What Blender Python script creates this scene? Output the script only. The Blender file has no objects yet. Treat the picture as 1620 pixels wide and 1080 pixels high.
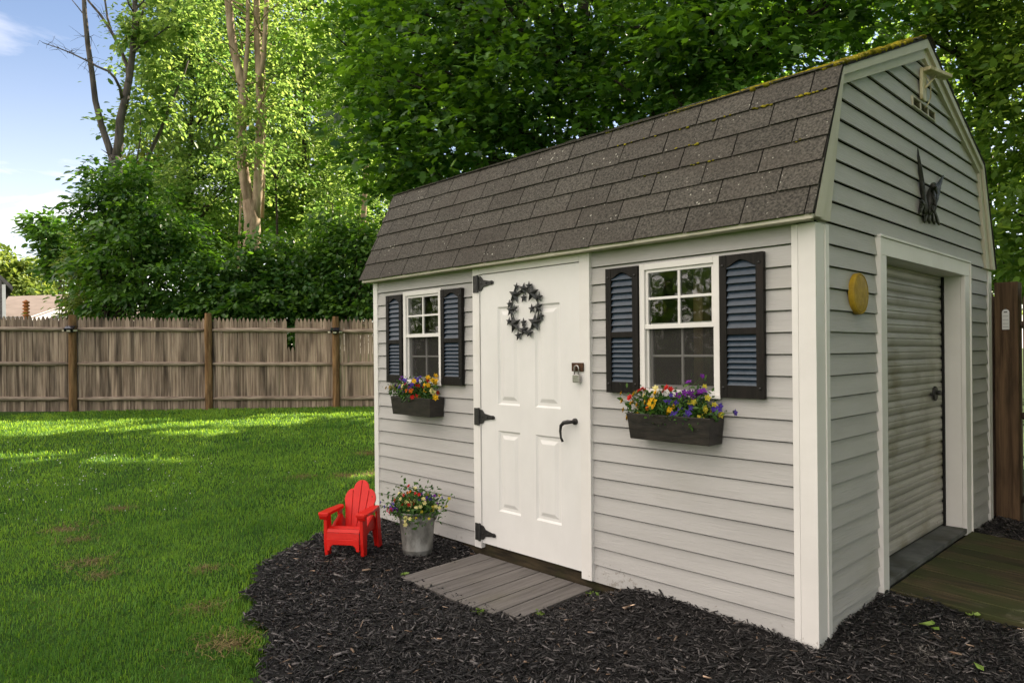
import bpy, bmesh, math, random
import numpy as np
from mathutils import Vector, Matrix

random.seed(7)
rng = np.random.default_rng(11)
R = math.radians
scene = bpy.context.scene
col = scene.collection

# ------------------------------------------------------------------ camera
CAM = np.array([1.3268, -3.1579, 1.3247])
RT = np.array([0.690705, 0.723077, -0.009309])
DN = np.array([-0.00643, -0.006731, -0.999957])
FW = np.array([-0.723108, 0.690735, 0.0])
FPX = 1101.8
cam_d = bpy.data.cameras.new('camera')
cam = bpy.data.objects.new('camera', cam_d)
col.objects.link(cam)
up = -DN
cam.matrix_world = Matrix(((RT[0], up[0], -FW[0], CAM[0]), (RT[1], up[1], -FW[1], CAM[1]),
                           (RT[2], up[2], -FW[2], CAM[2]), (0, 0, 0, 1)))
cam_d.sensor_width = 36.0
cam_d.lens = FPX / 1620 * 36
cam_d.shift_y = 15.7 / 1620
cam_d.clip_end = 2000
cam_d.clip_start = 0.05
scene.camera = cam


def at3(px, py, D):
    """a point of the garden at depth D seen in direction px, py of the survey photo"""
    return CAM + D * (FW + RT * (px - 810) / FPX + DN * (py - 555.7) / FPX)


# ------------------------------------------------------------------ light
SUN_EL, SUN_AZ = R(40), R(-5)            # azimuth from +Y towards +X
SUN = np.array([math.sin(SUN_AZ) * math.cos(SUN_EL), math.cos(SUN_AZ) * math.cos(SUN_EL), math.sin(SUN_EL)])
sl = bpy.data.lights.new('sun', 'SUN')
sl.energy = 5.0
sl.angle = R(0.5)
sl.color = (1.0, 0.93, 0.80)
so = bpy.data.objects.new('sun', sl)
so.rotation_euler = Vector(-SUN).to_track_quat('-Z', 'Y').to_euler()
so.location = (0, 20, 30)
col.objects.link(so)

world = bpy.data.worlds.new('World')
scene.world = world
world.use_nodes = True
wt = world.node_tree
for n in list(wt.nodes):
    wt.nodes.remove(n)


def N(t, kind, **kw):
    n = t.nodes.new(kind)
    for k, v in kw.items():
        setattr(n, k, v)
    return n


def build_world():
    t = wt
    out = N(t, 'ShaderNodeOutputWorld')
    bg = N(t, 'ShaderNodeBackground')
    sky = N(t, 'ShaderNodeTexSky', sky_type='NISHITA')
    sky.sun_disc = False
    sky.sun_elevation = SUN_EL
    sky.sun_rotation = SUN_AZ
    sky.air_density = 1.0
    sky.dust_density = 0.15
    sky.ozone_density = 2.5
    # thin cloud bank: noise over the direction, stretched along the horizon
    tc = N(t, 'ShaderNodeTexCoord')
    mp = N(t, 'ShaderNodeMapping')
    mp.inputs['Scale'].default_value = (1.0, 1.0, 3.2)
    mp.inputs['Location'].default_value = (0.35, 0.1, 0.62)
    nz = N(t, 'ShaderNodeTexNoise')
    nz.inputs['Scale'].default_value = 2.6
    nz.inputs['Detail'].default_value = 9
    nz.inputs['Roughness'].default_value = 0.6
    nz.inputs['Distortion'].default_value = 0.5
    rp = N(t, 'ShaderNodeValToRGB')
    rp.color_ramp.elements[0].position = 0.46
    rp.color_ramp.elements[1].position = 0.78
    sep = N(t, 'ShaderNodeSeparateXYZ')
    low = N(t, 'ShaderNodeMapRange')
    low.inputs['From Min'].default_value = 0.02
    low.inputs['From Max'].default_value = 0.5
    low.inputs['To Min'].default_value = 1.0
    low.inputs['To Max'].default_value = 0.12
    mul = N(t, 'ShaderNodeMath', operation='MULTIPLY')
    mix = N(t, 'ShaderNodeMix', data_type='RGBA')
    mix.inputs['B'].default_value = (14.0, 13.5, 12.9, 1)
    t.links.new(tc.outputs['Generated'], mp.inputs['Vector'])
    t.links.new(tc.outputs['Generated'], sep.inputs['Vector'])
    t.links.new(mp.outputs['Vector'], nz.inputs['Vector'])
    t.links.new(nz.outputs['Fac'], rp.inputs['Fac'])
    t.links.new(sep.outputs['Z'], low.inputs['Value'])
    t.links.new(rp.outputs['Color'], mul.inputs[0])
    t.links.new(low.outputs['Result'], mul.inputs[1])
    # unseen bright cloud, added behind the camera to light the shed front
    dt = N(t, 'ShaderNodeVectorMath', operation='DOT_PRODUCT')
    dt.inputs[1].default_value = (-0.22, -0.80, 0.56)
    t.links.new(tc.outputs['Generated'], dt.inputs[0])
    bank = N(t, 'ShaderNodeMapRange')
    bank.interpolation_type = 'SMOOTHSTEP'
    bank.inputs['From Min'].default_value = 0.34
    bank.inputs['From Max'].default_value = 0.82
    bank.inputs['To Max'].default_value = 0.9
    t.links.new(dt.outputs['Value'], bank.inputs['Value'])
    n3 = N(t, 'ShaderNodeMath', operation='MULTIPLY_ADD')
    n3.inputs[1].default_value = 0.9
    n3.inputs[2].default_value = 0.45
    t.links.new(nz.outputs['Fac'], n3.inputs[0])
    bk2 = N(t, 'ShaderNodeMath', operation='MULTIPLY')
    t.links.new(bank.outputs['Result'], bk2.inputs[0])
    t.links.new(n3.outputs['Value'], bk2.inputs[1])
    veil = N(t, 'ShaderNodeMapRange')
    veil.interpolation_type = 'SMOOTHSTEP'
    veil.inputs['From Min'].default_value = 0.0
    veil.inputs['From Max'].default_value = 0.42
    veil.inputs['To Min'].default_value = 0.22
    veil.inputs['To Max'].default_value = 0.0
    t.links.new(sep.outputs['Z'], veil.inputs['Value'])
    vadd = N(t, 'ShaderNodeMath', operation='ADD')
    t.links.new(veil.outputs['Result'], vadd.inputs[0])
    t.links.new(mul.outputs['Value'], vadd.inputs[1])
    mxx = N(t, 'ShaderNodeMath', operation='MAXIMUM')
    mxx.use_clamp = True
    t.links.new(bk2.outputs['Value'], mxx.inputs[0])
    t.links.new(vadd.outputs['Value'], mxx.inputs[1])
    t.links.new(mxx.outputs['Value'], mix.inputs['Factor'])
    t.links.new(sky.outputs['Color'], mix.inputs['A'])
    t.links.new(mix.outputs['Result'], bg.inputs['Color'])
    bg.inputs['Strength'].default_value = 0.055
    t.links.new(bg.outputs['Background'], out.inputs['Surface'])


build_world()
scene.view_settings.view_transform = 'Standard'
scene.view_settings.look = 'None'
scene.view_settings.gamma = 1.0
scene.view_settings.exposure = 1.92
scene.view_settings.use_white_balance = True        # the camera was balanced for open shade
scene.view_settings.white_balance_temperature = 7200
scene.view_settings.white_balance_tint = 16
scene.cycles.use_denoising = True
scene.cycles.denoising_prefilter = 'NONE'
scene.cycles.max_bounces = 6
scene.cycles.diffuse_bounces = 3
scene.cycles.glossy_bounces = 2
scene.cycles.transmission_bounces = 4
scene.cycles.transparent_max_bounces = 8
scene.cycles.caustics_reflective = False
scene.cycles.caustics_refractive = False

# ------------------------------------------------------------------ materials


def newmat(name):
    m = bpy.data.materials.new(name)
    m.use_nodes = True
    t = m.node_tree
    for n in list(t.nodes):
        t.nodes.remove(n)
    return m, t


def rgba(c):
    return (c[0], c[1], c[2], 1.0)


def pmat(name, c1, c2, scale=(6, 6, 6), nscale=1.0, detail=6, rough=0.6, spec=0.3, bump=0.0, bscale=None, var=0.0,
         metallic=0.0, coat=0.0, lo=0.35, hi=0.65, spots=None, stain=None, distort=0.0):
    """noise-driven Principled. var: brightness change per piece (face attribute 'rnd').
    spots=(color, scale, threshold) small flecks; stain=(color, scale3, lo, hi, amount) a second, larger pattern"""
    m, t = newmat(name)
    L = t.links.new
    out = N(t, 'ShaderNodeOutputMaterial')
    bs = N(t, 'ShaderNodeBsdfPrincipled')
    bs.inputs['Roughness'].default_value = rough
    bs.inputs['Specular IOR Level'].default_value = spec
    bs.inputs['Metallic'].default_value = metallic
    bs.inputs['Coat Weight'].default_value = coat
    tc = N(t, 'ShaderNodeTexCoord')
    mp = N(t, 'ShaderNodeMapping')
    mp.inputs['Scale'].default_value = scale
    L(tc.outputs['Object'], mp.inputs['Vector'])
    at = N(t, 'ShaderNodeAttribute', attribute_name='rnd')
    # shift the pattern from piece to piece
    sh = N(t, 'ShaderNodeVectorMath', operation='MULTIPLY_ADD')
    sh.inputs[1].default_value = (37.0, 53.0, 19.0)
    cmb = N(t, 'ShaderNodeCombineXYZ')
    for k in 'XYZ':
        L(at.outputs['Fac'], cmb.inputs[k])
    L(cmb.outputs['Vector'], sh.inputs[0])
    L(mp.outputs['Vector'], sh.inputs[2])
    nz = N(t, 'ShaderNodeTexNoise')
    nz.inputs['Scale'].default_value = nscale
    nz.inputs['Detail'].default_value = detail
    nz.inputs['Roughness'].default_value = 0.62
    nz.inputs['Distortion'].default_value = distort
    L(sh.outputs['Vector'], nz.inputs['Vector'])
    rp = N(t, 'ShaderNodeValToRGB')
    rp.color_ramp.elements[0].position = lo
    rp.color_ramp.elements[1].position = hi
    rp.color_ramp.elements[0].color = rgba(c1)
    rp.color_ramp.elements[1].color = rgba(c2)
    L(nz.outputs['Fac'], rp.inputs['Fac'])
    colr = rp.outputs['Color']
    if stain:
        sc, s3, slo, shi, amt = stain
        mp2 = N(t, 'ShaderNodeMapping')
        mp2.inputs['Scale'].default_value = s3
        L(tc.outputs['Object'], mp2.inputs['Vector'])
        n2 = N(t, 'ShaderNodeTexNoise')
        n2.inputs['Scale'].default_value = 1.0
        n2.inputs['Detail'].default_value = 5
        L(mp2.outputs['Vector'], n2.inputs['Vector'])
        mr = N(t, 'ShaderNodeMapRange')
        mr.inputs['From Min'].default_value = slo
        mr.inputs['From Max'].default_value = shi
        mr.inputs['To Max'].default_value = amt
        L(n2.outputs['Fac'], mr.inputs['Value'])
        mx = N(t, 'ShaderNodeMix', data_type='RGBA')
        L(mr.outputs['Result'], mx.inputs['Factor'])
        L(colr, mx.inputs['A'])
        mx.inputs['B'].default_value = rgba(sc)
        colr = mx.outputs['Result']
    if spots:
        sc, ss, th = spots
        vo = N(t, 'ShaderNodeTexVoronoi')
        vo.inputs['Scale'].default_value = ss
        L(tc.outputs['Object'], vo.inputs['Vector'])
        nn = N(t, 'ShaderNodeTexNoise')
        nn.inputs['Scale'].default_value = ss * 0.12
        L(tc.outputs['Object'], nn.inputs['Vector'])
        # fleck radius changes from place to place
        mm = N(t, 'ShaderNodeMath', operation='MULTIPLY_ADD')
        mm.inputs[1].default_value = th * 6
        mm.inputs[2].default_value = -th * 2.4
        L(nn.outputs['Fac'], mm.inputs[0])
        lt = N(t, 'ShaderNodeMath', operation='LESS_THAN')
        L(vo.outputs['Distance'], lt.inputs[0])
        L(mm.outputs['Value'], lt.inputs[1])
        mx = N(t, 'ShaderNodeMix', data_type='RGBA')
        L(lt.outputs['Value'], mx.inputs['Factor'])
        L(colr, mx.inputs['A'])
        mx.inputs['B'].default_value = rgba(sc)
        colr = mx.outputs['Result']
    if var > 0:
        mr = N(t, 'ShaderNodeMapRange')
        mr.clamp = False
        mr.inputs['To Min'].default_value = 1 - var
        mr.inputs['To Max'].default_value = 1 + var
        L(at.outputs['Fac'], mr.inputs['Value'])
        vm = N(t, 'ShaderNodeVectorMath', operation='SCALE')
        L(colr, vm.inputs[0])
        L(mr.outputs['Result'], vm.inputs['Scale'])
        colr = vm.outputs['Vector']
    L(colr, bs.inputs['Base Color'])
    if bump > 0:
        bp = N(t, 'ShaderNodeBump')
        bp.inputs['Strength'].default_value = bump
        bp.inputs['Distance'].default_value = 0.01
        if bscale:
            mpb = N(t, 'ShaderNodeMapping')
            mpb.inputs['Scale'].default_value = bscale
            L(tc.outputs['Object'], mpb.inputs['Vector'])
            nb = N(t, 'ShaderNodeTexNoise')
            nb.inputs['Scale'].default_value = 1.0
            nb.inputs['Detail'].default_value = 4
            L(mpb.outputs['Vector'], nb.inputs['Vector'])
            L(nb.outputs['Fac'], bp.inputs['Height'])
        else:
            L(nz.outputs['Fac'], bp.inputs['Height'])
        L(bp.outputs['Normal'], bs.inputs['Normal'])
    L(bs.outputs['BSDF'], out.inputs['Surface'])
    return m


def leafmat(name, c1, c2, trans, rough=0.45, mixf=0.45, gloss=0.25):
    """leaf: diffuse + translucent + a waxy shine; colour differs from leaf to leaf (face attribute 'rnd')"""
    m, t = newmat(name)
    L = t.links.new
    out = N(t, 'ShaderNodeOutputMaterial')
    at = N(t, 'ShaderNodeAttribute', attribute_name='rnd')
    rp = N(t, 'ShaderNodeValToRGB')
    rp.color_ramp.elements[0].color = rgba(c1)
    rp.color_ramp.elements[1].color = rgba(c2)
    L(at.outputs['Fac'], rp.inputs['Fac'])
    bs = N(t, 'ShaderNodeBsdfPrincipled')
    bs.inputs['Roughness'].default_value = rough
    bs.inputs['Specular IOR Level'].default_value = gloss
    L(rp.outputs['Color'], bs.inputs['Base Color'])
    tr = N(t, 'ShaderNodeBsdfTranslucent')
    vm = N(t, 'ShaderNodeVectorMath', operation='MULTIPLY')
    vm.inputs[1].default_value = trans
    L(rp.outputs['Color'], vm.inputs[0])
    L(vm.outputs['Vector'], tr.inputs['Color'])
    mx = N(t, 'ShaderNodeMixShader')
    mx.inputs['Fac'].default_value = mixf
    L(bs.outputs['BSDF'], mx.inputs[1])
    L(tr.outputs['BSDF'], mx.inputs[2])
    L(mx.outputs['Shader'], out.inputs['Surface'])
    return m


def glassmat(name, tint=(0.9, 0.95, 0.92)):
    m, t = newmat(name)
    L = t.links.new
    out = N(t, 'ShaderNodeOutputMaterial')
    fr = N(t, 'ShaderNodeFresnel')
    fr.inputs['IOR'].default_value = 1.6
    ad = N(t, 'ShaderNodeMath', operation='MULTIPLY_ADD')
    ad.inputs[1].default_value = 1.0
    ad.inputs[2].default_value = 0.08
    L(fr.outputs['Fac'], ad.inputs[0])
    tp = N(t, 'ShaderNodeBsdfTransparent')
    tp.inputs['Color'].default_value = rgba(tint)
    gl = N(t, 'ShaderNodeBsdfGlossy')
    gl.inputs['Roughness'].default_value = 0.03
    tc = N(t, 'ShaderNodeTexCoord')
    nz = N(t, 'ShaderNodeTexNoise')
    nz.inputs['Scale'].default_value = 9
    L(tc.outputs['Object'], nz.inputs['Vector'])
    bp = N(t, 'ShaderNodeBump')
    bp.inputs['Strength'].default_value = 0.025
    bp.inputs['Distance'].default_value = 0.02
    L(nz.outputs['Fac'], bp.inputs['Height'])
    L(bp.outputs['Normal'], gl.inputs['Normal'])
    mx = N(t, 'ShaderNodeMixShader')
    L(ad.outputs['Value'], mx.inputs['Fac'])
    L(tp.outputs['BSDF'], mx.inputs[1])
    L(gl.outputs['BSDF'], mx.inputs[2])
    L(mx.outputs['Shader'], out.inputs['Surface'])
    return m


def screenmat():
    m, t = newmat('insect_screen')
    L = t.links.new
    out = N(t, 'ShaderNodeOutputMaterial')
    tp = N(t, 'ShaderNodeBsdfTransparent')
    df = N(t, 'ShaderNodeBsdfDiffuse')
    df.inputs['Color'].default_value = (0.05, 0.048, 0.045, 1)
    mx = N(t, 'ShaderNodeMixShader')
    mx.inputs['Fac'].default_value = 0.6
    L(tp.outputs['BSDF'], mx.inputs[1])
    L(df.outputs['BSDF'], mx.inputs[2])
    L(mx.outputs['Shader'], out.inputs['Surface'])
    return m


M = {}
M['siding'] = pmat('vinyl_siding', (0.395, 0.388, 0.375), (0.455, 0.447, 0.432), scale=(1.2, 1.2, 9), rough=0.55, spec=0.3, bump=0.25,
                   bscale=(9, 9, 140), var=0.025, stain=((0.33, 0.31, 0.24), (1.3, 1.3, 2.2), 0.56, 0.8, 0.5))
M['white'] = pmat('white_trim', (0.70, 0.685, 0.655), (0.76, 0.745, 0.715), scale=(2, 2, 3), rough=0.45, spec=0.35, bump=0.12,
                  bscale=(60, 60, 5), stain=((0.50, 0.45, 0.36), (2.5, 2.5, 1.2), 0.60, 0.85, 0.35))
M['door'] = pmat('door_paint', (0.70, 0.695, 0.675), (0.755, 0.75, 0.73), scale=(3, 3, 2), rough=0.42, spec=0.4, bump=0.16,
                 bscale=(160, 20, 6), stain=((0.56, 0.53, 0.47), (2.0, 2.0, 1.6), 0.62, 0.85, 0.3))
M['cream'] = pmat('cream_rake', (0.50, 0.47, 0.37), (0.56, 0.53, 0.43), scale=(4, 4, 4), rough=0.5, spec=0.3, bump=0.1,
                  stain=((0.34, 0.32, 0.17), (2.0, 2.6, 2.6), 0.55, 0.75, 0.6))
M['drip'] = pmat('drip_edge', (0.62, 0.57, 0.46), (0.70, 0.65, 0.54), scale=(3, 3, 3), rough=0.35, spec=0.4)
M['shingle'] = pmat('asphalt_shingle', (0.038, 0.036, 0.031), (0.128, 0.117, 0.099), scale=(85, 85, 85), detail=4, rough=0.9, spec=0.15,
                    bump=0.6, var=0.10, lo=0.36, hi=0.66, spots=((0.33, 0.32, 0.27), 24, 0.092),
                    stain=((0.065, 0.055, 0.046), (1.8, 5, 5), 0.45, 0.75, 0.6))
M['underlay'] = pmat('shingle_gap', (0.012, 0.011, 0.009), (0.025, 0.023, 0.02), rough=0.95)
M['moss'] = pmat('moss', (0.07, 0.075, 0.008), (0.34, 0.27, 0.025), scale=(22, 22, 22), rough=0.95, spec=0.05, bump=0.9, var=0.35)
M['shutter'] = pmat('shutter_frame', (0.0065, 0.0062, 0.0055), (0.016, 0.0135, 0.0115), scale=(60, 60, 4), rough=0.5, spec=0.16, bump=0.3,
                    stain=((0.040, 0.021, 0.012), (6, 6, 2.5), 0.60, 0.85, 0.6))
M['louvre'] = pmat('shutter_louvre', (0.014, 0.030, 0.048), (0.024, 0.047, 0.072), scale=(30, 30, 30), rough=0.38, spec=0.6, bump=0.05)  # slats are black; the sky's blue reflection is put into the base colour
M['iron'] = pmat('black_iron', (0.010, 0.010, 0.010), (0.025, 0.024, 0.022), scale=(60, 60, 60), rough=0.5, spec=0.5, bump=0.3)
M['star'] = pmat('dark_tin', (0.022, 0.024, 0.023), (0.06, 0.063, 0.06), scale=(50, 50, 50), rough=0.42, spec=0.5, metallic=0.35, bump=0.15)
M['rust'] = pmat('rusty_steel', (0.03, 0.014, 0.008), (0.10, 0.045, 0.02), scale=(60, 60, 60), rough=0.75, spec=0.3, bump=0.3)
M['steel'] = pmat('padlock_steel', (0.35, 0.34, 0.32), (0.52, 0.51, 0.48), scale=(40, 40, 90), rough=0.35, metallic=0.9)
M['box'] = pmat('planter_box', (0.008, 0.007, 0.006), (0.028, 0.022, 0.018), scale=(14, 14, 40), rough=0.5, spec=0.45, bump=0.25,
                spots=((0.4, 0.38, 0.34), 30, 0.035))
M['soil'] = pmat('potting_soil', (0.012, 0.009, 0.006), (0.035, 0.025, 0.016), scale=(60, 60, 60), rough=0.95, bump=0.6)
M['zinc'] = pmat('galvanised_zinc', (0.13, 0.128, 0.118), (0.27, 0.265, 0.245), scale=(22, 22, 9), rough=0.55, metallic=0.35, spec=0.4, bump=0.1,
                 stain=((0.42, 0.42, 0.40), (14, 14, 6), 0.56, 0.66, 0.5))
M['red'] = pmat('red_plastic', (0.62, 0.010, 0.006), (0.72, 0.016, 0.010), scale=(8, 8, 8), rough=0.45, spec=0.35, bump=0.04)
M['deck'] = pmat('grey_deck_board', (0.115, 0.105, 0.097), (0.185, 0.170, 0.157), scale=(40, 2.5, 40), rough=0.8, spec=0.2, bump=0.3, var=0.14,
                 spots=((0.33, 0.31, 0.27), 20, 0.022), stain=((0.13, 0.12, 0.08), (3, 3, 3), 0.5, 0.75, 0.5))
M['moss_deck'] = pmat('mossy_ramp_board', (0.022, 0.019, 0.009), (0.110, 0.076, 0.042), scale=(3, 40, 40), rough=0.75, spec=0.3, bump=0.35, var=0.25,
                      stain=((0.036, 0.046, 0.012), (3, 4, 3), 0.36, 0.58, 0.85))
M['beam'] = pmat('dirty_sill_beam', (0.018, 0.014, 0.008), (0.060, 0.044, 0.024), scale=(5, 30, 30), rough=0.9, bump=0.4,
                 stain=((0.03, 0.035, 0.01), (6, 6, 8), 0.5, 0.7, 0.7))
M['slab'] = pmat('grey_threshold', (0.075, 0.08, 0.078), (0.14, 0.145, 0.14), scale=(9, 9, 9), rough=0.75, bump=0.25,
                 stain=((0.05, 0.05, 0.035), (5, 5, 5), 0.5, 0.7, 0.7))
M['roller'] = pmat('roller_door_steel', (0.38, 0.362, 0.33), (0.49, 0.468, 0.43), scale=(2, 2, 9), rough=0.5, spec=0.3, metallic=0.1,
                   stain=((0.22, 0.19, 0.11), (1.2, 3.2, 4), 0.52, 0.74, 0.7))
M['ochre'] = pmat('ochre_plaque', (0.30, 0.185, 0.012), (0.42, 0.27, 0.02), scale=(30, 30, 30), rough=0.6, spec=0.3, bump=0.25)
M['eagle'] = pmat('black_cast_metal', (0.006, 0.007, 0.005), (0.032, 0.034, 0.026), scale=(50, 50, 50), rough=0.42, spec=0.3, bump=0.5)
M['aged_plastic'] = pmat('yellowed_plastic', (0.50, 0.44, 0.27), (0.64, 0.58, 0.40), scale=(20, 20, 20), rough=0.5,
                         stain=((0.22, 0.17, 0.05), (14, 14, 14), 0.52, 0.7, 0.8))
M['dark'] = pmat('dark_void', (0.006, 0.006, 0.006), (0.012, 0.012, 0.012), rough=0.9)
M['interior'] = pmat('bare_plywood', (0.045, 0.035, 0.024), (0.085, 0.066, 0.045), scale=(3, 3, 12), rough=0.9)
M['stud'] = pmat('bare_stud', (0.30, 0.18, 0.08), (0.40, 0.26, 0.12), scale=(20, 20, 2), rough=0.8)
M['fence'] = pmat('weathered_picket', (0.175, 0.122, 0.090), (0.46, 0.355, 0.272), scale=(30, 30, 1.3), rough=0.9, spec=0.1, bump=0.5, var=0.30,
                  stain=((0.035, 0.028, 0.024), (9, 9, 0.9), 0.50, 0.72, 0.8))
M['rail'] = pmat('weathered_rail', (0.18, 0.135, 0.103), (0.42, 0.335, 0.262), scale=(4, 4, 40), rough=0.9, spec=0.1, bump=0.5, var=0.1)
M['post'] = pmat('brown_post', (0.11, 0.058, 0.024), (0.34, 0.20, 0.098), scale=(18, 18, 1.6), rough=0.8, spec=0.15, bump=0.5,
                 stain=((0.05, 0.035, 0.02), (10, 10, 2), 0.5, 0.7, 0.7), distort=0.6)
M['right_fence'] = pmat('dark_old_picket', (0.055, 0.038, 0.028), (0.17, 0.125, 0.098), scale=(35, 35, 1.6), rough=0.9, spec=0.1, bump=0.6, var=0.2,
                        stain=((0.02, 0.016, 0.012), (9, 9, 1.2), 0.5, 0.7, 0.7))
M['right_post'] = pmat('brown_square_post', (0.050, 0.030, 0.017), (0.150, 0.092, 0.052), scale=(26, 26, 1.3), rough=0.8, spec=0.2, bump=0.5,
                       stain=((0.03, 0.02, 0.012), (12, 12, 2), 0.5, 0.7, 0.7), distort=0.8)
M['bark_grey'] = pmat('grey_bark', (0.045, 0.040, 0.036), (0.14, 0.12, 0.105), scale=(9, 9, 2.2), rough=0.95, bump=0.8)
M['bark_tan'] = pmat('tan_bark', (0.17, 0.12, 0.075), (0.46, 0.35, 0.24), scale=(7, 7, 1.8), rough=0.95, bump=0.8)
M['bark_dark'] = pmat('dark_bark', (0.020, 0.016, 0.012), (0.06, 0.048, 0.036), scale=(9, 9, 2.0), rough=0.95, bump=0.8)
M['solar'] = pmat('solar_panel', (0.006, 0.010, 0.022), (0.012, 0.018, 0.035), scale=(3, 3, 3), rough=0.15, spec=0.8)
M['lamp_black'] = pmat('black_plastic', (0.010, 0.010, 0.010), (0.02, 0.02, 0.02), rough=0.4)
M['lamp_lens'] = pmat('lamp_lens', (0.55, 0.50, 0.38), (0.68, 0.63, 0.50), rough=0.2, spec=0.6)
M['tag_white'] = pmat('white_plastic', (0.62, 0.62, 0.62), (0.70, 0.70, 0.70), rough=0.35)
M['tag_grey'] = pmat('grey_print', (0.25, 0.26, 0.28), (0.32, 0.33, 0.35), rough=0.5)
M['mulch'] = pmat('black_bark_chip', (0.010, 0.009, 0.009), (0.040, 0.036, 0.034), scale=(80, 80, 80), rough=0.55, spec=0.45, bump=0.4, var=0.95)
M['mulch_pale'] = pmat('pale_wood_chip', (0.13, 0.075, 0.045), (0.30, 0.22, 0.16), scale=(40, 40, 40), rough=0.8, var=0.4)
M['mulch_bed'] = pmat('mulch_bed', (0.006, 0.0055, 0.0055), (0.020, 0.018, 0.017), scale=(45, 45, 45), rough=0.85, spec=0.25, bump=1.0)
M['roof_far'] = pmat('far_roof', (0.165, 0.135, 0.115), (0.225, 0.185, 0.16), scale=(1.2, 1.2, 14), rough=0.9)
M['white_far'] = pmat('far_white_siding', (0.72, 0.72, 0.72), (0.78, 0.78, 0.78), scale=(1, 1, 8), rough=0.7)
M['dark_far'] = pmat('far_dark_siding', (0.09, 0.085, 0.085), (0.14, 0.13, 0.13), scale=(1, 1, 12), rough=0.8)
M['terracotta'] = pmat('terracotta', (0.36, 0.12, 0.035), (0.46, 0.17, 0.05), scale=(9, 9, 9), rough=0.7)
M['glass'] = glassmat('window_glass')
M['screen'] = screenmat()

M['grass'] = leafmat('grass_blade', (0.050, 0.162, 0.028), (0.185, 0.395, 0.068), (3.1, 2.1, 1.0), rough=0.5, mixf=0.48, gloss=0.22)
M['straw'] = leafmat('dry_straw', (0.17, 0.125, 0.045), (0.36, 0.28, 0.12), (1.0, 0.9, 0.7), rough=0.7, mixf=0.25)
M['leaf_maple'] = leafmat('maple_leaf', (0.016, 0.056, 0.014), (0.105, 0.225, 0.040), (2.3, 2.3, 0.55), rough=0.38, mixf=0.38, gloss=0.35)
M['leaf_young'] = leafmat('yellow_green_leaf', (0.050, 0.118, 0.022), (0.145, 0.225, 0.046), (3.3, 2.9, 3.0), rough=0.45, mixf=0.5)
M['leaf_mid'] = leafmat('mid_green_leaf', (0.045, 0.105, 0.018), (0.115, 0.195, 0.034), (3.0, 2.6, 1.8), rough=0.45, mixf=0.45)
M['leaf_dark'] = leafmat('dark_green_leaf', (0.028, 0.088, 0.022), (0.115, 0.225, 0.050), (2.0, 2.2, 0.6), rough=0.35, mixf=0.3, gloss=0.4)
M['leaf_far'] = leafmat('far_lit_leaf', (0.090, 0.155, 0.026), (0.18, 0.25, 0.05), (2.4, 2.1, 1.8), rough=0.6, mixf=0.35)
M['stem_green'] = leafmat('flower_foliage', (0.02, 0.07, 0.02), (0.08, 0.17, 0.03), (1.2, 1.4, 0.5), rough=0.5, mixf=0.25)
M['debris'] = leafmat('fallen_green_leaf', (0.16, 0.27, 0.05), (0.24, 0.35, 0.08), (0.8, 0.8, 0.3), rough=0.5, mixf=0.2)
for nm, c in dict(yellow=(0.78, 0.45, 0.02), cream=(0.78, 0.70, 0.30), orange=(0.72, 0.16, 0.015), red=(0.55, 0.018, 0.014), pink=(0.60, 0.05, 0.12),
                  purple=(0.20, 0.03, 0.30), violet=(0.10, 0.055, 0.36), white=(0.78, 0.78, 0.74), lemon=(0.62, 0.52, 0.06)).items():
    M['f_' + nm] = pmat('petal_' + nm, tuple(v * 0.72 for v in c), c, scale=(60, 60, 60), rough=0.6, spec=0.2)


def lawnmat():
    m, t = newmat('lawn_turf')
    L = t.links.new
    out = N(t, 'ShaderNodeOutputMaterial')
    bs = N(t, 'ShaderNodeBsdfPrincipled')
    bs.inputs['Roughness'].default_value = 0.9
    bs.inputs['Specular IOR Level'].default_value = 0.1
    tc = N(t, 'ShaderNodeTexCoord')
    nz = N(t, 'ShaderNodeTexNoise')
    nz.inputs['Scale'].default_value = 1.6
    nz.inputs['Detail'].default_value = 8
    rp = N(t, 'ShaderNodeValToRGB')
    rp.color_ramp.elements[0].position = 0.35
    rp.color_ramp.elements[1].position = 0.68
    rp.color_ramp.elements[0].color = (0.034, 0.100, 0.012, 1)
    rp.color_ramp.elements[1].color = (0.085, 0.180, 0.022, 1)
    n2 = N(t, 'ShaderNodeTexNoise')
    n2.inputs['Scale'].default_value = 38
    n2.inputs['Detail'].default_value = 4
    mx = N(t, 'ShaderNodeMix', data_type='RGBA')
    mx.blend_type = 'MULTIPLY'
    mx.inputs['Factor'].default_value = 0.7
    L(tc.outputs['Object'], nz.inputs['Vector'])
    L(tc.outputs['Object'], n2.inputs['Vector'])
    L(nz.outputs['Fac'], rp.inputs['Fac'])
    L(rp.outputs['Color'], mx.inputs['A'])
    L(n2.outputs['Color'], mx.inputs['B'])
    at = N(t, 'ShaderNodeAttribute', attribute_name='bare')
    m2 = N(t, 'ShaderNodeMix', data_type='RGBA')
    L(at.outputs['Fac'], m2.inputs['Factor'])
    L(mx.outputs['Result'], m2.inputs['A'])
    m2.inputs['B'].default_value = (0.17, 0.115, 0.055, 1)
    L(m2.outputs['Result'], bs.inputs['Base Color'])
    bp = N(t, 'ShaderNodeBump')
    bp.inputs['Strength'].default_value = 0.8
    bp.inputs['Distance'].default_value = 0.03
    L(n2.outputs['Fac'], bp.inputs['Height'])
    L(bp.outputs['Normal'], bs.inputs['Normal'])
    L(bs.outputs['BSDF'], out.inputs['Surface'])
    return m


M['lawn'] = lawnmat()



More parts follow.
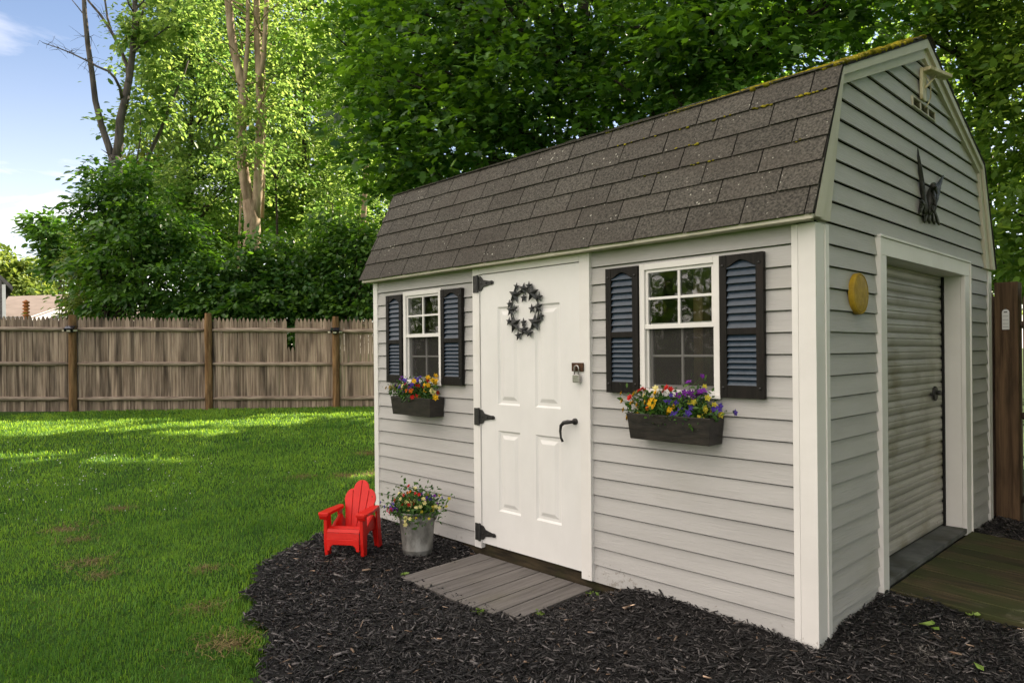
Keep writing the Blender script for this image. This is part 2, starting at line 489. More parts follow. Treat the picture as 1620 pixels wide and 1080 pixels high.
def splash(m, top, amount, colr):
    """mud thrown up by rain: ragged flecks and runs that stop at about the height top"""
    t = m.node_tree
    L = t.links.new
    bs = next(n for n in t.nodes if n.type == 'BSDF_PRINCIPLED')
    src = bs.inputs['Base Color'].links[0].from_socket
    tc = N(t, 'ShaderNodeTexCoord')
    sp = N(t, 'ShaderNodeSeparateXYZ')
    L(tc.outputs['Object'], sp.inputs['Vector'])
    n1 = N(t, 'ShaderNodeTexNoise')
    n1.inputs['Scale'].default_value = 34
    n1.inputs['Detail'].default_value = 7
    n1.inputs['Roughness'].default_value = 0.72
    L(tc.outputs['Object'], n1.inputs['Vector'])
    n2 = N(t, 'ShaderNodeTexNoise')
    n2.inputs['Scale'].default_value = 2.3
    L(tc.outputs['Object'], n2.inputs['Vector'])
    h = N(t, 'ShaderNodeMath', operation='MULTIPLY_ADD')      # local reach of the splash
    h.inputs[1].default_value = top * 2.2
    h.inputs[2].default_value = -top * 0.35
    L(n2.outputs['Fac'], h.inputs[0])
    d = N(t, 'ShaderNodeMath', operation='SUBTRACT')
    L(sp.outputs['Z'], d.inputs[0])
    L(h.outputs['Value'], d.inputs[1])
    th = N(t, 'ShaderNodeMapRange')
    th.inputs['From Min'].default_value = -top
    th.inputs['From Max'].default_value = top * 0.25
    th.inputs['To Min'].default_value = 0.50
    th.inputs['To Max'].default_value = 0.80
    L(d.outputs['Value'], th.inputs['Value'])
    df = N(t, 'ShaderNodeMath', operation='SUBTRACT')
    L(n1.outputs['Fac'], df.inputs[0])
    L(th.outputs['Result'], df.inputs[1])
    mk = N(t, 'ShaderNodeMapRange')
    mk.inputs['From Max'].default_value = 0.07
    mk.inputs['To Max'].default_value = amount
    L(df.outputs['Value'], mk.inputs['Value'])
    mx = N(t, 'ShaderNodeMix', data_type='RGBA')
    mx.inputs['B'].default_value = rgba(colr)
    L(mk.outputs['Result'], mx.inputs['Factor'])
    L(src, mx.inputs['A'])
    L(mx.outputs['Result'], bs.inputs['Base Color'])


splash(M['siding'], 0.22, 0.6, (0.16, 0.135, 0.10))
splash(M['white'], 0.14, 0.5, (0.22, 0.18, 0.13))
splash(M['door'], 0.12, 0.45, (0.26, 0.22, 0.16))
splash(M['roller'], 0.28, 0.8, (0.10, 0.085, 0.035))

# ------------------------------------------------------------------ mesh helpers


WM = {}          # world matrix of each Empty, so parts can be written in garden coordinates


class MB:
    """collects shapes and links them as one mesh object"""

    def __init__(self):
        self.v, self.f, self.r = [], [], []

    def add(self, verts, faces, rnd=None):
        b = len(self.v)
        self.v += [tuple(map(float, p)) for p in verts]
        if rnd is None:
            rnd = random.random()
        for f in faces:
            self.f.append(tuple(b + i for i in f))
            self.r.append(rnd)
        return self

    def box(self, x0, x1, y0, y1, z0, z1, rnd=None):
        vs = [(x, y, z) for z in (z0, z1) for y in (y0, y1) for x in (x0, x1)]
        return self.add(vs, [(0, 2, 3, 1), (4, 5, 7, 6), (0, 1, 5, 4), (2, 6, 7, 3), (0, 4, 6, 2), (1, 3, 7, 5)], rnd)

    def obox(self, c, ax, ay, az, hx, hy, hz, rnd=None):
        c, ax, ay, az = (np.asarray(q, float) for q in (c, ax, ay, az))
        vs = [c + ax * hx * i + ay * hy * j + az * hz * k for k in (-1, 1) for j in (-1, 1) for i in (-1, 1)]
        return self.add(vs, [(0, 2, 3, 1), (4, 5, 7, 6), (0, 1, 5, 4), (2, 6, 7, 3), (0, 4, 6, 2), (1, 3, 7, 5)], rnd)

    def prism(self, poly, fn, d0, d1, rnd=None):
        """poly: 2-D points; fn(a, b, d) gives the 3-D point"""
        n = len(poly)
        vs = [fn(a, b, d0) for a, b in poly] + [fn(a, b, d1) for a, b in poly]
        fs = [tuple(range(n))[::-1], tuple(range(n, 2 * n))]
        for i in range(n):
            j = (i + 1) % n
            fs.append((i, j, n + j, n + i))
        return self.add(vs, fs, rnd)

    def tube(self, pts, rad, n=8, rnd=None, cap=True):
        pts = [np.asarray(p, float) for p in pts]
        if not hasattr(rad, '__len__'):
            rad = [rad] * len(pts)
        vs, fs = [], []
        prev = None
        for i, p in enumerate(pts):
            d = pts[min(i + 1, len(pts) - 1)] - pts[max(i - 1, 0)]
            d = d / (np.linalg.norm(d) + 1e-9)
            if prev is None:
                a = np.cross(d, (0, 0, 1.0))
                if np.linalg.norm(a) < 0.1:
                    a = np.cross(d, (1.0, 0, 0))
            else:
                a = prev - d * (prev @ d)
            a /= np.linalg.norm(a) + 1e-9
            prev = a
            b = np.cross(d, a)
            for k in range(n):
                th = 2 * math.pi * k / n
                vs.append(p + rad[i] * (a * math.cos(th) + b * math.sin(th)))
        for i in range(len(pts) - 1):
            for k in range(n):
                fs.append((i * n + k, i * n + (k + 1) % n, (i + 1) * n + (k + 1) % n, (i + 1) * n + k))
        if cap:
            fs.append(tuple(range(n))[::-1])
            fs.append(tuple(range((len(pts) - 1) * n, len(pts) * n)))
        return self.add(vs, fs, rnd)

    def lathe(self, prof, c, ax=(0, 0, 1), n=28, rnd=None):
        """prof: (radius, height) pairs turned about axis ax through c"""
        ax = np.asarray(ax, float)
        a = np.cross(ax, (0, 0, 1.0)) if abs(ax[2]) < 0.9 else np.array((1.0, 0, 0))
        a /= np.linalg.norm(a)
        b = np.cross(ax, a)
        c = np.asarray(c, float)
        vs, fs = [], []
        for r, h in prof:
            for k in range(n):
                th = 2 * math.pi * k / n
                vs.append(c + ax * h + max(r, 1e-4) * (a * math.cos(th) + b * math.sin(th)))
        for i in range(len(prof) - 1):
            for k in range(n):
                fs.append((i * n + k, i * n + (k + 1) % n, (i + 1) * n + (k + 1) % n, (i + 1) * n + k))
        return self.add(vs, fs, rnd)

    def ball(self, c, rx, ry, rz, n=10, m=6, rnd=None, rot=None):
        vs, fs = [], []
        c = np.asarray(c, float)
        for i in range(m + 1):
            ph = math.pi * i / m
            for k in range(n):
                th = 2 * math.pi * k / n
                p = np.array((rx * math.sin(ph) * math.cos(th), ry * math.sin(ph) * math.sin(th), rz * math.cos(ph)))
                if rot is not None:
                    p = rot @ p
                vs.append(c + p)
        for i in range(m):
            for k in range(n):
                fs.append((i * n + k, (i + 1) * n + k, (i + 1) * n + (k + 1) % n, i * n + (k + 1) % n))
        return self.add(vs, fs, rnd)

    def build(self, name, mat, parent=None, bevel=0.0, smooth=False, seg=2, local=False):
        me = bpy.data.meshes.new(name)
        vs = self.v
        if parent is not None and not local and parent.name in WM:
            inv = WM[parent.name].inverted()
            vs = [tuple(inv @ Vector(p)) for p in vs]
        me.from_pydata(vs, [], self.f)
        me.validate()
        a = me.attributes.new('rnd', 'FLOAT', 'FACE')
        if len(self.r) == len(me.polygons):
            a.data.foreach_set('value', self.r)
        if smooth:
            me.polygons.foreach_set('use_smooth', [True] * len(me.polygons))
        me.materials.append(mat)
        o = bpy.data.objects.new(name, me)
        col.objects.link(o)
        if parent is not None:
            o.parent = parent
            if parent.name in WM:
                WM[o.name] = WM[parent.name]
        if bevel > 0:
            md = o.modifiers.new('bevel', 'BEVEL')
            md.width = bevel
            md.segments = seg
            md.limit_method = 'ANGLE'
            md.angle_limit = R(40)
            md.harden_normals = False
        return o


def tag(o, label=None, cat=None, group=None, kind=None):
    if label:
        o['label'] = label
    if cat:
        o['category'] = cat
    if group:
        o['group'] = group
    if kind:
        o['kind'] = kind
    return o


def thing(name, label, cat, loc=(0, 0, 0), rotz=0.0, group=None):
    o = bpy.data.objects.new(name, None)
    o.empty_display_size = 0.2
    o.location = loc
    o.rotation_euler = (0, 0, rotz)
    col.objects.link(o)
    WM[o.name] = Matrix.Translation(Vector(loc)) @ Matrix.Rotation(rotz, 4, 'Z')
    return tag(o, label, cat, group)


def fastmesh(name, V, nper, loops_per, mat, parent=None, rnd=None, smooth=False, local=False):
    """V: (n*nper, 3); loops_per: list of vertex-index tuples for one item"""
    n = len(V) // nper
    if parent is not None and not local and parent.name in WM:
        mi = np.array(WM[parent.name].inverted())
        V = V @ mi[:3, :3].T + mi[:3, 3]
    me = bpy.data.meshes.new(name)
    me.vertices.add(len(V))
    me.vertices.foreach_set('co', np.ascontiguousarray(V, dtype=np.float32).ravel())
    base = np.arange(n)[:, None] * nper
    flat = np.concatenate([np.array(f) for f in loops_per])
    LI = (base + flat[None, :]).ravel()
    lens = np.array([len(f) for f in loops_per])
    starts1 = np.concatenate([[0], np.cumsum(lens)[:-1]])
    LS = (np.arange(n)[:, None] * lens.sum() + starts1[None, :]).ravel()
    me.loops.add(len(LI))
    me.loops.foreach_set('vertex_index', LI.astype(np.int32))
    me.polygons.add(len(LS))
    me.polygons.foreach_set('loop_start', LS.astype(np.int32))
    me.update(calc_edges=True)
    a = me.attributes.new('rnd', 'FLOAT', 'FACE')
    if rnd is None:
        rnd = rng.random(n)
    a.data.foreach_set('value', np.repeat(rnd, len(loops_per)).astype(np.float32))
    if smooth:
        me.polygons.foreach_set('use_smooth', np.ones(len(LS), dtype=bool))
    me.materials.append(mat)
    o = bpy.data.objects.new(name, me)
    col.objects.link(o)
    if parent is not None:
        o.parent = parent
    return o


def norm(a):
    return a / (np.linalg.norm(a, axis=-1, keepdims=True) + 1e-9)


# smooth value noise in 2-D, for the ground and for scattering
_ng = rng.random((64, 64))


def vnoise(x, y):
    x = np.asarray(x, float)
    y = np.asarray(y, float)
    xi, yi = np.floor(x).astype(int), np.floor(y).astype(int)
    fx, fy = x - xi, y - yi
    fx, fy = fx * fx * (3 - 2 * fx), fy * fy * (3 - 2 * fy)
    g = lambda i, j: _ng[i % 64, j % 64]
    return (g(xi, yi) * (1 - fx) + g(xi + 1, yi) * fx) * (1 - fy) + (g(xi, yi + 1) * (1 - fx) + g(xi + 1, yi + 1) * fx) * fy


def sstep(a, b, x):
    t = np.clip((np.asarray(x, float) - a) / (b - a), 0, 1)
    return t * t * (3 - 2 * t)


# ------------------------------------------------------------------ ground
MULCH = [(-3.66, 0.25), (-3.62, -0.10), (-3.47, -0.36), (-3.38, -0.70), (-3.26, -1.00), (-3.04, -1.26), (-2.66, -1.48), (-2.14, -1.63),
         (-1.86, -1.72), (-1.64, -1.86), (-1.50, -1.98), (-1.25, -2.3), (-0.6, -3.0), (0.4, -3.7), (2.6, -3.7), (3.2, 0.5), (3.2, 3.22), (-3.5, 3.22)]


def inside(poly, x, y):
    x = np.asarray(x, float)
    y = np.asarray(y, float)
    c = np.zeros(x.shape, bool)
    n = len(poly)
    for i in range(n):
        x0, y0 = poly[i]
        x1, y1 = poly[(i + 1) % n]
        cond = ((y0 > y) != (y1 > y)) & (x < (x1 - x0) * (y - y0) / ((y1 - y0) + 1e-12) + x0)
        c ^= cond
    return c


def in_mulch(x, y, wob=0.05):
    x = np.asarray(x, float)
    y = np.asarray(y, float)
    return inside(MULCH, x + wob * (vnoise(x * 5, y * 5) - .5) * 2, y + wob * (vnoise(x * 5 + 20, y * 5 + 9) - .5) * 2)


def lawn_z(x, y):
    d = -0.723 * np.asarray(x, float) + 0.691 * np.asarray(y, float)
    return -0.065 + 0.31 * sstep(2.0, 10.0, d) + 0.03 * (vnoise(np.asarray(x) * .5, np.asarray(y) * .5) - .5) * sstep(1.5, 4, np.hypot(x, y) - 1)


def mulch_z(x, y):
    x = np.asarray(x, float)
    y = np.asarray(y, float)
    z = -0.045 + 0.030 * (vnoise(x * 2.2, y * 2.2) - .5) + 0.020 * (vnoise(x * 7, y * 7) - .5)
    wall = sstep(-0.45, -0.05, y) * sstep(-1.25, -0.9, x)           # heaped against the front wall
    z = z + 0.035 * wall
    side = sstep(0.75, 0.1, x) * sstep(-0.1, 0.3, y)
    z = z + 0.035 * side
    ramp = sstep(0.30, 0.02, np.maximum(np.abs(x + 1.8) - 0.50, np.abs(y + 0.33) - 0.36))
    z = z * (1 - ramp) + ramp * (-0.085)
    return z


def grid_mesh(name, xs, ys, zf, mat, keep=None, bare=None):
    X, Y = np.meshgrid(xs, ys, indexing='ij')
    Z = zf(X, Y)
    nx, ny = X.shape
    V = np.stack([X, Y, Z], -1).reshape(-1, 3)
    idx = np.arange(nx * ny).reshape(nx, ny)
    F = np.stack([idx[:-1, :-1], idx[1:, :-1], idx[1:, 1:], idx[:-1, 1:]], -1).reshape(-1, 4)
    if keep is not None:
        cx, cy = V[F].mean(1)[:, 0], V[F].mean(1)[:, 1]
        F = F[keep(cx, cy)]
    me = bpy.data.meshes.new(name)
    me.from_pydata(V.tolist(), [], F.tolist())
    me.polygons.foreach_set('use_smooth', [True] * len(me.polygons))
    if bare is not None:
        a = me.attributes.new('bare', 'FLOAT', 'POINT')
        a.data.foreach_set('value', bare(V[:, 0], V[:, 1]).astype(np.float32))
    me.materials.append(mat)
    o = bpy.data.objects.new(name, me)
    col.objects.link(o)
    return o


SPOTS = [(-5.2, -1.87, .22), (-4.75, -1.9, .12), (-4.05, -2.0, .14), (-3.65, -2.0, .10), (-2.05, -1.84, .15), (-5.35, .7, .14), (-5.2, 1.0, .16),
         (-6.3, 1.6, .16), (-5.8, 1.9, .14), (-5.6, 0.35, .12), (-2.6, -1.75, .10), (-5.6, -1.4, .12), (-3.3, -1.5, .08)]


def bareness(x, y):
    b = np.zeros(np.shape(x))
    for sx, sy, r in SPOTS:
        d = np.hypot((x - sx), (y - sy)) / (r * .55) + 1.6 * (vnoise(x * 14, y * 14) - .5)
        b = np.maximum(b, sstep(1.1, 0.55, d))
    return b


xs = np.concatenate([[-600, -200, -90, -50, -32, -24, -19], np.arange(-16, 4.01, 0.14), [5, 8, 14, 30, 90, 300, 600]])
ys = np.concatenate([[-600, -200, -60, -25, -12, -7], np.arange(-4.6, 7.0, 0.14), [8, 10, 13, 18, 26, 40, 80, 200, 600]])


def lawn_zz(x, y):
    deep = inside(MULCH, x, y)
    return lawn_z(x, y) - 0.16 * deep


tag(grid_mesh('lawn', xs, ys, lawn_zz, M['lawn'], bare=bareness), kind='structure')
tag(grid_mesh('mulch_bed', np.arange(-3.8, 3.3, .06), np.arange(-3.8, 3.3, .06), mulch_z, M['mulch_bed'],
              keep=lambda x, y: in_mulch(x, y) & ~((x > -3.5) & (x < -.1) & (y > .15) & (y < 2.95))), kind='structure')


def mulch_chips():
    n = 260000
    # chips lie thicker where one walks past the shed, thinner away from it
    x = rng.uniform(-3.8, 2.2, n)
    y = rng.uniform(-3.0, 3.3, n)
    d = np.hypot(x - CAM[0], y - CAM[1])
    ok = in_mulch(x, y, 0.13) & ~((x > -3.58) & (x < -0.0) & (y > 0.0)) & ~((x > -2.27) & (x < -1.33) & (y > -0.62))
    ok &= ~((x > -0.03) & (x < 1.2) & (y > 0.86) & (y < 2.46))
    right = np.cross(np.stack([x - CAM[0], y - CAM[1]], -1), np.array([FW[0], FW[1]])[None])
    ok &= (x < 1.3) & (d > 1.7)
    x, y, d = x[ok], y[ok], d[ok]
    n = len(x)
    L = rng.gamma(2.4, 0.0088, n).clip(0.007, 0.065)
    W = L * rng.uniform(0.10, 0.32, n)
    T = W * rng.uniform(0.25, 0.6, n)
    yaw = rng.uniform(0, 2 * math.pi, n)
    pit = rng.normal(0, 0.28, n)
    rol = rng.normal(0, 0.5, n)
    big = rng.random(n) < 0.05
    pit[big] *= 2.0
    a = np.stack([np.cos(yaw) * np.cos(pit), np.sin(yaw) * np.cos(pit), np.sin(pit)], -1)
    s = norm(np.stack([-np.sin(yaw), np.cos(yaw), np.tan(rol)], -1))
    u = np.cross(a, s)
    c = np.stack([x, y, mulch_z(x, y) + 0.004 + rng.random(n) * 0.012], -1)
    V = np.zeros((n, 6, 3))
    bend = rng.normal(0, .12, n)[:, None]
    for k, t in enumerate((-1, 1)):
        o = c + a * (L * .5 * t)[:, None]
        w = (W * (0.5 if t < 0 else 0.35))[:, None]
        V[:, 3 * k + 0] = o - s * w - u * (T * .4)[:, None] + s * bend * W[:, None]
        V[:, 3 * k + 1] = o + s * w - u * (T * .4)[:, None] + s * bend * W[:, None]
        V[:, 3 * k + 2] = o + u * (T * .6)[:, None] + s * bend * W[:, None]
    r = np.where(rng.random(n) < .16, 1.2 + rng.random(n) * 2.6, rng.random(n) ** 1.8)
    faces = [(0, 2, 1), (3, 4, 5), (0, 1, 4, 3), (1, 2, 5, 4), (2, 0, 3, 5)]
    pale = rng.random(n) < 0.013
    tag(fastmesh('bark_mulch', V[~pale].reshape(-1, 3), 6, faces, M['mulch'], rnd=r[~pale]), kind='stuff')
    tag(fastmesh('pale_wood_chips', V[pale].reshape(-1, 3), 6, faces, M['mulch_pale'], rnd=r[pale]), kind='stuff')


mulch_chips()


def grass():
    parts = []
    for (r0, r1, dens, ln, wd) in ((1.9, 4.2, 9000, .030, .0032), (4.2, 6.5, 5200, .033, .0042), (6.5, 9.5, 2400, .036, .006), (9.5, 15.5, 1100, .042, .010)):
        th0, th1 = math.atan2(FW[1], FW[0]) - 0.10, math.atan2(FW[1], FW[0]) + 0.80
        area = .5 * (r1 ** 2 - r0 ** 2) * (th1 - th0)
        n = int(area * dens)
        r = np.sqrt(rng.uniform(r0 ** 2, r1 ** 2, n))
        th = rng.uniform(th0, th1, n)
        x, y = CAM[0] + r * np.cos(th), CAM[1] + r * np.sin(th)
        ok = ~in_mulch(x, y, 0.13) & ~((x > -3.65) & (y > -.05) & (y < 3.1))
        ok &= (0.788 * (x + 12.8) - 0.616 * (y - 1.8)) > 0.03             # this side of the fence
        ok &= rng.random(n) > bareness(x, y) * 0.85
        clump = vnoise(x * 9, y * 9) * .5 + vnoise(x * 2.1, y * 2.1) * .5
        ok &= rng.random(n) < 0.45 + 0.9 * clump
        x, y, clump = x[ok], y[ok], clump[ok]
        n = len(x)
        H = ln * rng.uniform(0.6, 1.5, n) * (0.75 + .5 * clump)
        yaw = rng.uniform(0, 2 * math.pi, n)
        lean = rng.uniform(0.15, 1.1, n)
        hd = np.stack([np.cos(yaw), np.sin(yaw), 0 * yaw], -1)
        sd = np.stack([-np.sin(yaw), np.cos(yaw), 0 * yaw], -1)
        c = np.stack([x, y, lawn_z(x, y) - .004], -1)
        upv = np.array([0, 0, 1.0])
        w = (wd * rng.uniform(.6, 1.3, n))[:, None]
        mid = c + upv * (H * .62)[:, None] + hd * (H * .28 * lean)[:, None]
        tip = c + upv * (H * (1.05 - .35 * lean))[:, None] + hd * (H * .85 * lean)[:, None]
        V = np.stack([c - sd * w * .5, c + sd * w * .5, mid + sd * w * .42, mid - sd * w * .42, tip], 1)
        rn = np.clip(-.05 + .45 * vnoise(x * 1.3 + 7, y * 1.3) + .4 * vnoise(x * 5.1, y * 5.1 + 3) + rng.normal(0, .20, n), 0, 1)
        parts.append((V.reshape(-1, 3), rn))
    V = np.concatenate([p[0] for p in parts])
    rn = np.concatenate([p[1] for p in parts])
    tag(fastmesh('grass', V, 5, [(0, 1, 2, 3), (3, 2, 4)], M['grass'], rnd=rn), kind='stuff')
    # dry straw lying in the bare places
    sp = np.array(SPOTS)
    k = rng.integers(0, len(sp), 4200)
    x = sp[k, 0] + rng.normal(0, .62, len(k)) * sp[k, 2]
    y = sp[k, 1] + rng.normal(0, .62, len(k)) * sp[k, 2]
    ok = ~in_mulch(x, y, .13) & (rng.random(len(k)) < sp[k, 2] * 6)
    x, y = x[ok], y[ok]
    n = len(x)
    a = rng.uniform(0, 6.28, n)
    d = np.stack([np.cos(a), np.sin(a), rng.uniform(.02, .6, n)], -1)
    sd = np.stack([-np.sin(a), np.cos(a), 0 * a], -1)
    L = rng.uniform(.02, .055, n)[:, None]
    c = np.stack([x, y, lawn_z(x, y) + .006], -1)
    V = np.stack([c - sd * .002, c + sd * .002, c + d * L * .6 + sd * .0018, c + d * L * .6 - sd * .0018, c + d * L + np.array((0, 0, -.004))], 1)
    tag(fastmesh('dry_grass', V.reshape(-1, 3), 5, [(0, 1, 2, 3), (3, 2, 4)], M['straw']), kind='stuff')
    # clover heads scattered in the turf
    n = 130
    x = rng.normal(-7.2, 1.1, n)
    y = rng.normal(-1.5, .75, n)
    b = np.array([(1, 0, 0), (-.5, .87, 0), (-.5, -.87, 0), (0, 0, 1.2)]) * 0.007
    c = np.stack([x, y, lawn_z(x, y) + .045], -1)
    V = (c[:, None, :] + b[None] * rng.uniform(.6, 1.2, n)[:, None, None]).reshape(-1, 3)
    tag(fastmesh('clover_blossoms', V, 4, [(0, 1, 3), (1, 2, 3), (2, 0, 3)], M['f_white']), kind='stuff')


grass()

# ------------------------------------------------------------------ the shed
# x runs along the door wall (0 at the near corner), y into the shed, z up
shed = thing('garden_shed', 'grey clapboard garden shed with a barn roof and white door', 'shed')
YC, DEP, LEN = 1.525, 3.05, 3.60
ROW = 0.1016


def y_in(z):
    """front limit of the gable siding at height z"""
    if z <= 1.905:
        return 0.0
    if z <= 2.64:
        return max(0.0, -0.085 + (z - 1.905) / 0.735 * 0.305 + 0.05)
    return 0.22 + (z - 2.64) / 0.525 * 1.305 + 0.10


def clapboards(name, mp, rng_fn, openings, z_top, groove=.0075):
    """rows of lapped siding; mp(a, z, out) places a point; openings = (a0, a1, z0, z1)"""
    b = MB()
    n0 = -int((z_top - 1.81) / ROW) - 2
    for n in range(n0, 19):
        zb, zt = 1.81 - n * ROW, 1.81 - (n - 1) * ROW
        if zt > z_top:
            zt = z_top
        zb2 = max(zb, -0.05)
        if zt - zb2 < 0.004:
            continue
        cuts = sorted({zb2, zt} | {z for o in openings for z in (o[2], o[3]) if zb2 < z < zt})
        off = lambda z: 0.017 - 0.013 * (z - zb) / ROW
        r = random.random()
        for z0, z1 in zip(cuts[:-1], cuts[1:]):
            zm = (z0 + z1) / 2
            ivs = [(None, None)]
            segs = []
            ops = sorted([o for o in openings if o[2] <= zm <= o[3]])
            lo0, hi0 = rng_fn(z0)
            lo1, hi1 = rng_fn(z1)
            cur0, cur1 = lo0, lo1
            for o in ops:
                segs.append((cur0, cur1, o[0], o[0]))
                cur0 = cur1 = o[1]
            segs.append((cur0, cur1, hi0, hi1))
            for a0, a1, b0, b1 in segs:
                if b0 - a0 < 0.01 and b1 - a1 < 0.01:
                    continue
                b1 = max(b1, a1 + 0.001)
                if abs(z1 - zt) < 1e-6 and zt < z_top - 1e-6 and z1 - z0 > .03:
                    # the nailing hem sinks back under the next row and keeps a dark joint
                    zg = z1 - groove
                    f_ = (zg - z0) / (z1 - z0)
                    ag, bg = a0 + (a1 - a0) * f_, b0 + (b1 - b0) * f_
                    b.add([mp(a0, z0, off(z0)), mp(b0, z0, off(z0)), mp(bg, zg, off(zg)), mp(ag, zg, off(zg))], [(0, 1, 2, 3)], r)
                    b.add([mp(ag, zg, off(zg)), mp(bg, zg, off(zg)), mp(b1, z1 - groove + .003, -.012), mp(a1, z1 - groove + .003, -.012), mp(b1, z1 + .002, -.012), mp(a1, z1 + .002, -.012)],
                          [(0, 1, 2, 3), (3, 2, 4, 5)], r)
                else:
                    b.add([mp(a0, z0, off(z0)), mp(b0, z0, off(z0)), mp(b1, z1, off(z1)), mp(a1, z1, off(z1))], [(0, 1, 2, 3)], r)
                if abs(z0 - zb) < 1e-6:
                    # rounded drip lip and dark underside
                    b.add([mp(a0, z0, off(z0)), mp(b0, z0, off(z0)), mp(b0, z0 + .001, 0.006), mp(a0, z0 + .001, 0.006)], [(3, 2, 1, 0)], r)
    return b.build(name, M['siding'], shed)


W_R = (-0.93, -0.462, 1.092, 1.780)
W_L = (-3.160, -2.692, 1.092, 1.780)
clapboards('wall', lambda a, z, o: (a, -o, z), lambda z: (-3.56, -2.30), [W_L], 1.90)
clapboards('wall', lambda a, z, o: (a, -o, z), lambda z: (-1.33, -0.08), [W_R], 1.90)
clapboards('wall', lambda a, z, o: (o, a, z), lambda z: (max(0.10, y_in(z)) if z < 1.905 else y_in(z), 2 * YC - (max(0.02, y_in(z)) if z < 1.905 else y_in(z))),
           [(0.80, 2.43, -1, 1.86), (1.33, 1.75, 2.735, 2.782)], 3.09, .0065)
clapboards('wall', lambda a, z, o: (-LEN - o, a, z), lambda z: (y_in(z) + (0.02 if z < 1.905 else 0), 2 * YC - y_in(z) - (0.02 if z < 1.905 else 0)), [], 3.09)
clapboards('wall', lambda a, z, o: (a, DEP + o, z), lambda z: (-3.56, -0.04), [], 1.90)

# corner posts: a main face with a lower flange each side
b = MB()
b.box(-0.066, 0.014, -0.020, 0.078, -0.12, 1.893)
b.build('corner_post', M['white'], shed, bevel=.002)
b = MB()
b.box(-0.097, -0.0665, -0.0205, 0.0, -0.10, 1.893)
b.build('corner_post_flange', M['white'], shed, bevel=.002)
b = MB()
b.box(-0.003, 0.0195, 0.0785, 0.118, -0.10, 1.893)
b.build('corner_post_flange', M['white'], shed, bevel=.002)
b = MB()
b.box(-3.608, -3.549, -0.020, 0.06, -0.12, 1.893)
b.build('corner_post', M['white'], shed, bevel=.002)
b = MB()
b.box(-0.06, 0.020, 3.045, 3.135, -0.12, 1.893)
b.build('corner_post', M['white'], shed, bevel=.002)
b = MB()
b.box(-3.62, -3.55, 3.0, 3.07, -0.12, 1.893)
b.build('corner_post', M['white'], shed, bevel=.002)

# dark inside, with bare studs
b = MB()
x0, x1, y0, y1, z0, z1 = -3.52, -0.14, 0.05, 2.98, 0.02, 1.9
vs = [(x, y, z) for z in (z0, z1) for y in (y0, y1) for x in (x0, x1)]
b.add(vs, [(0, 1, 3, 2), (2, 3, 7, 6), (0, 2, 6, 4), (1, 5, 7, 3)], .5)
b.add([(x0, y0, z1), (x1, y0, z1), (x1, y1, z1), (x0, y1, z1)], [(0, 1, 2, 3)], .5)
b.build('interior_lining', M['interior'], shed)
for x in (-3.08, -2.5, -0.86):
    b = MB()
    b.box(x - .04, x + .02, 0.45, 0.53, 0.03, 1.88)
    b.build('interior_stud', M['stud'], shed)
b = MB()
b.box(-3.56, 0.0, 0.004, 0.10, -0.16, 0.012)
b.box(-0.10, -0.004, 0.0, 3.05, -0.16, 0.0)
b.build('sill_beam', M['beam'], shed)


# windows: outer frame, two sashes, panes, muntins, a screen over the lower sash
def make_window(x0, x1, first):
    f = MB()
    z0, z1 = 1.086, 1.790
    fw = .033
    f.box(x0, x0 + fw, -.034, .03, z0, z1)
    f.box(x1 - fw, x1, -.034, .03, z0, z1)
    f.box(x0 + fw, x1 - fw, -.034, .03, z1 - fw, z1)
    f.box(x0 + fw, x1 - fw, -.034, .03, z0, z0 + .030)
    w = f.build('window', M['white'], shed, bevel=.003)
    b = MB()
    b.box(x0 - .006, x1 + .006, -.046, -.036, z0 - .006, z0 + .012)
    b.build('sill', M['white'], w, bevel=.002)
    a0, a1 = x0 + fw + .001, x1 - fw - .001

    def sash(za, zb, y, sw, mun):
        s = MB()
        s.box(a0, a0 + sw, y, y + .022, za, zb)
        s.box(a1 - sw, a1, y, y + .022, za, zb)
        s.box(a0 + sw, a1 - sw, y, y + .022, zb - sw, zb)
        s.box(a0 + sw, a1 - sw, y, y + .022, za, za + sw)
        xm, zm = (a0 + a1) / 2, (za + zb) / 2
        s.box(xm - mun, xm + mun, y + .002, y + .016, za + sw, zb - sw)
        s.box(a0 + sw, xm - mun, y + .003, y + .015, zm - mun, zm + mun)
        s.box(xm + mun, a1 - sw, y + .003, y + .015, zm - mun, zm + mun)
        s.build('sash', M['white'], w, bevel=.0015)
        g = MB()
        g.add([(a0 + .004, y + .012, za + .004), (a1 - .004, y + .012, za + .004), (a1 - .004, y + .012, zb - .004), (a0 + .004, y + .012, zb - .004)], [(0, 1, 2, 3)])
        g.build('pane', M['glass'], w)

    sash(1.447, z1 - fw - .001, -.022, .016, .007)
    sash(z0 + .031, 1.470, .006, .022, .006)
    r = MB()
    r.box(a0, a1, -.030, -.0225, 1.438, 1.462)
    r.box(a0, a0 + .012, -.014, .004, z0 + .031, 1.437)
    r.box(a1 - .012, a1, -.014, .004, z0 + .031, 1.437)
    r.build('meeting_rail', M['white'], w, bevel=.002)
    s = MB()
    s.add([(a0 + .008, -.002, z0 + .032), (a1 - .008, -.002, z0 + .032), (a1 - .008, -.002, 1.44), (a0 + .008, -.002, 1.44)], [(0, 1, 2, 3)])
    s.build('insect_screen', M['screen'], w)
    return w


make_window(-0.937, -0.455, True)
make_window(-3.166, -2.688, False)


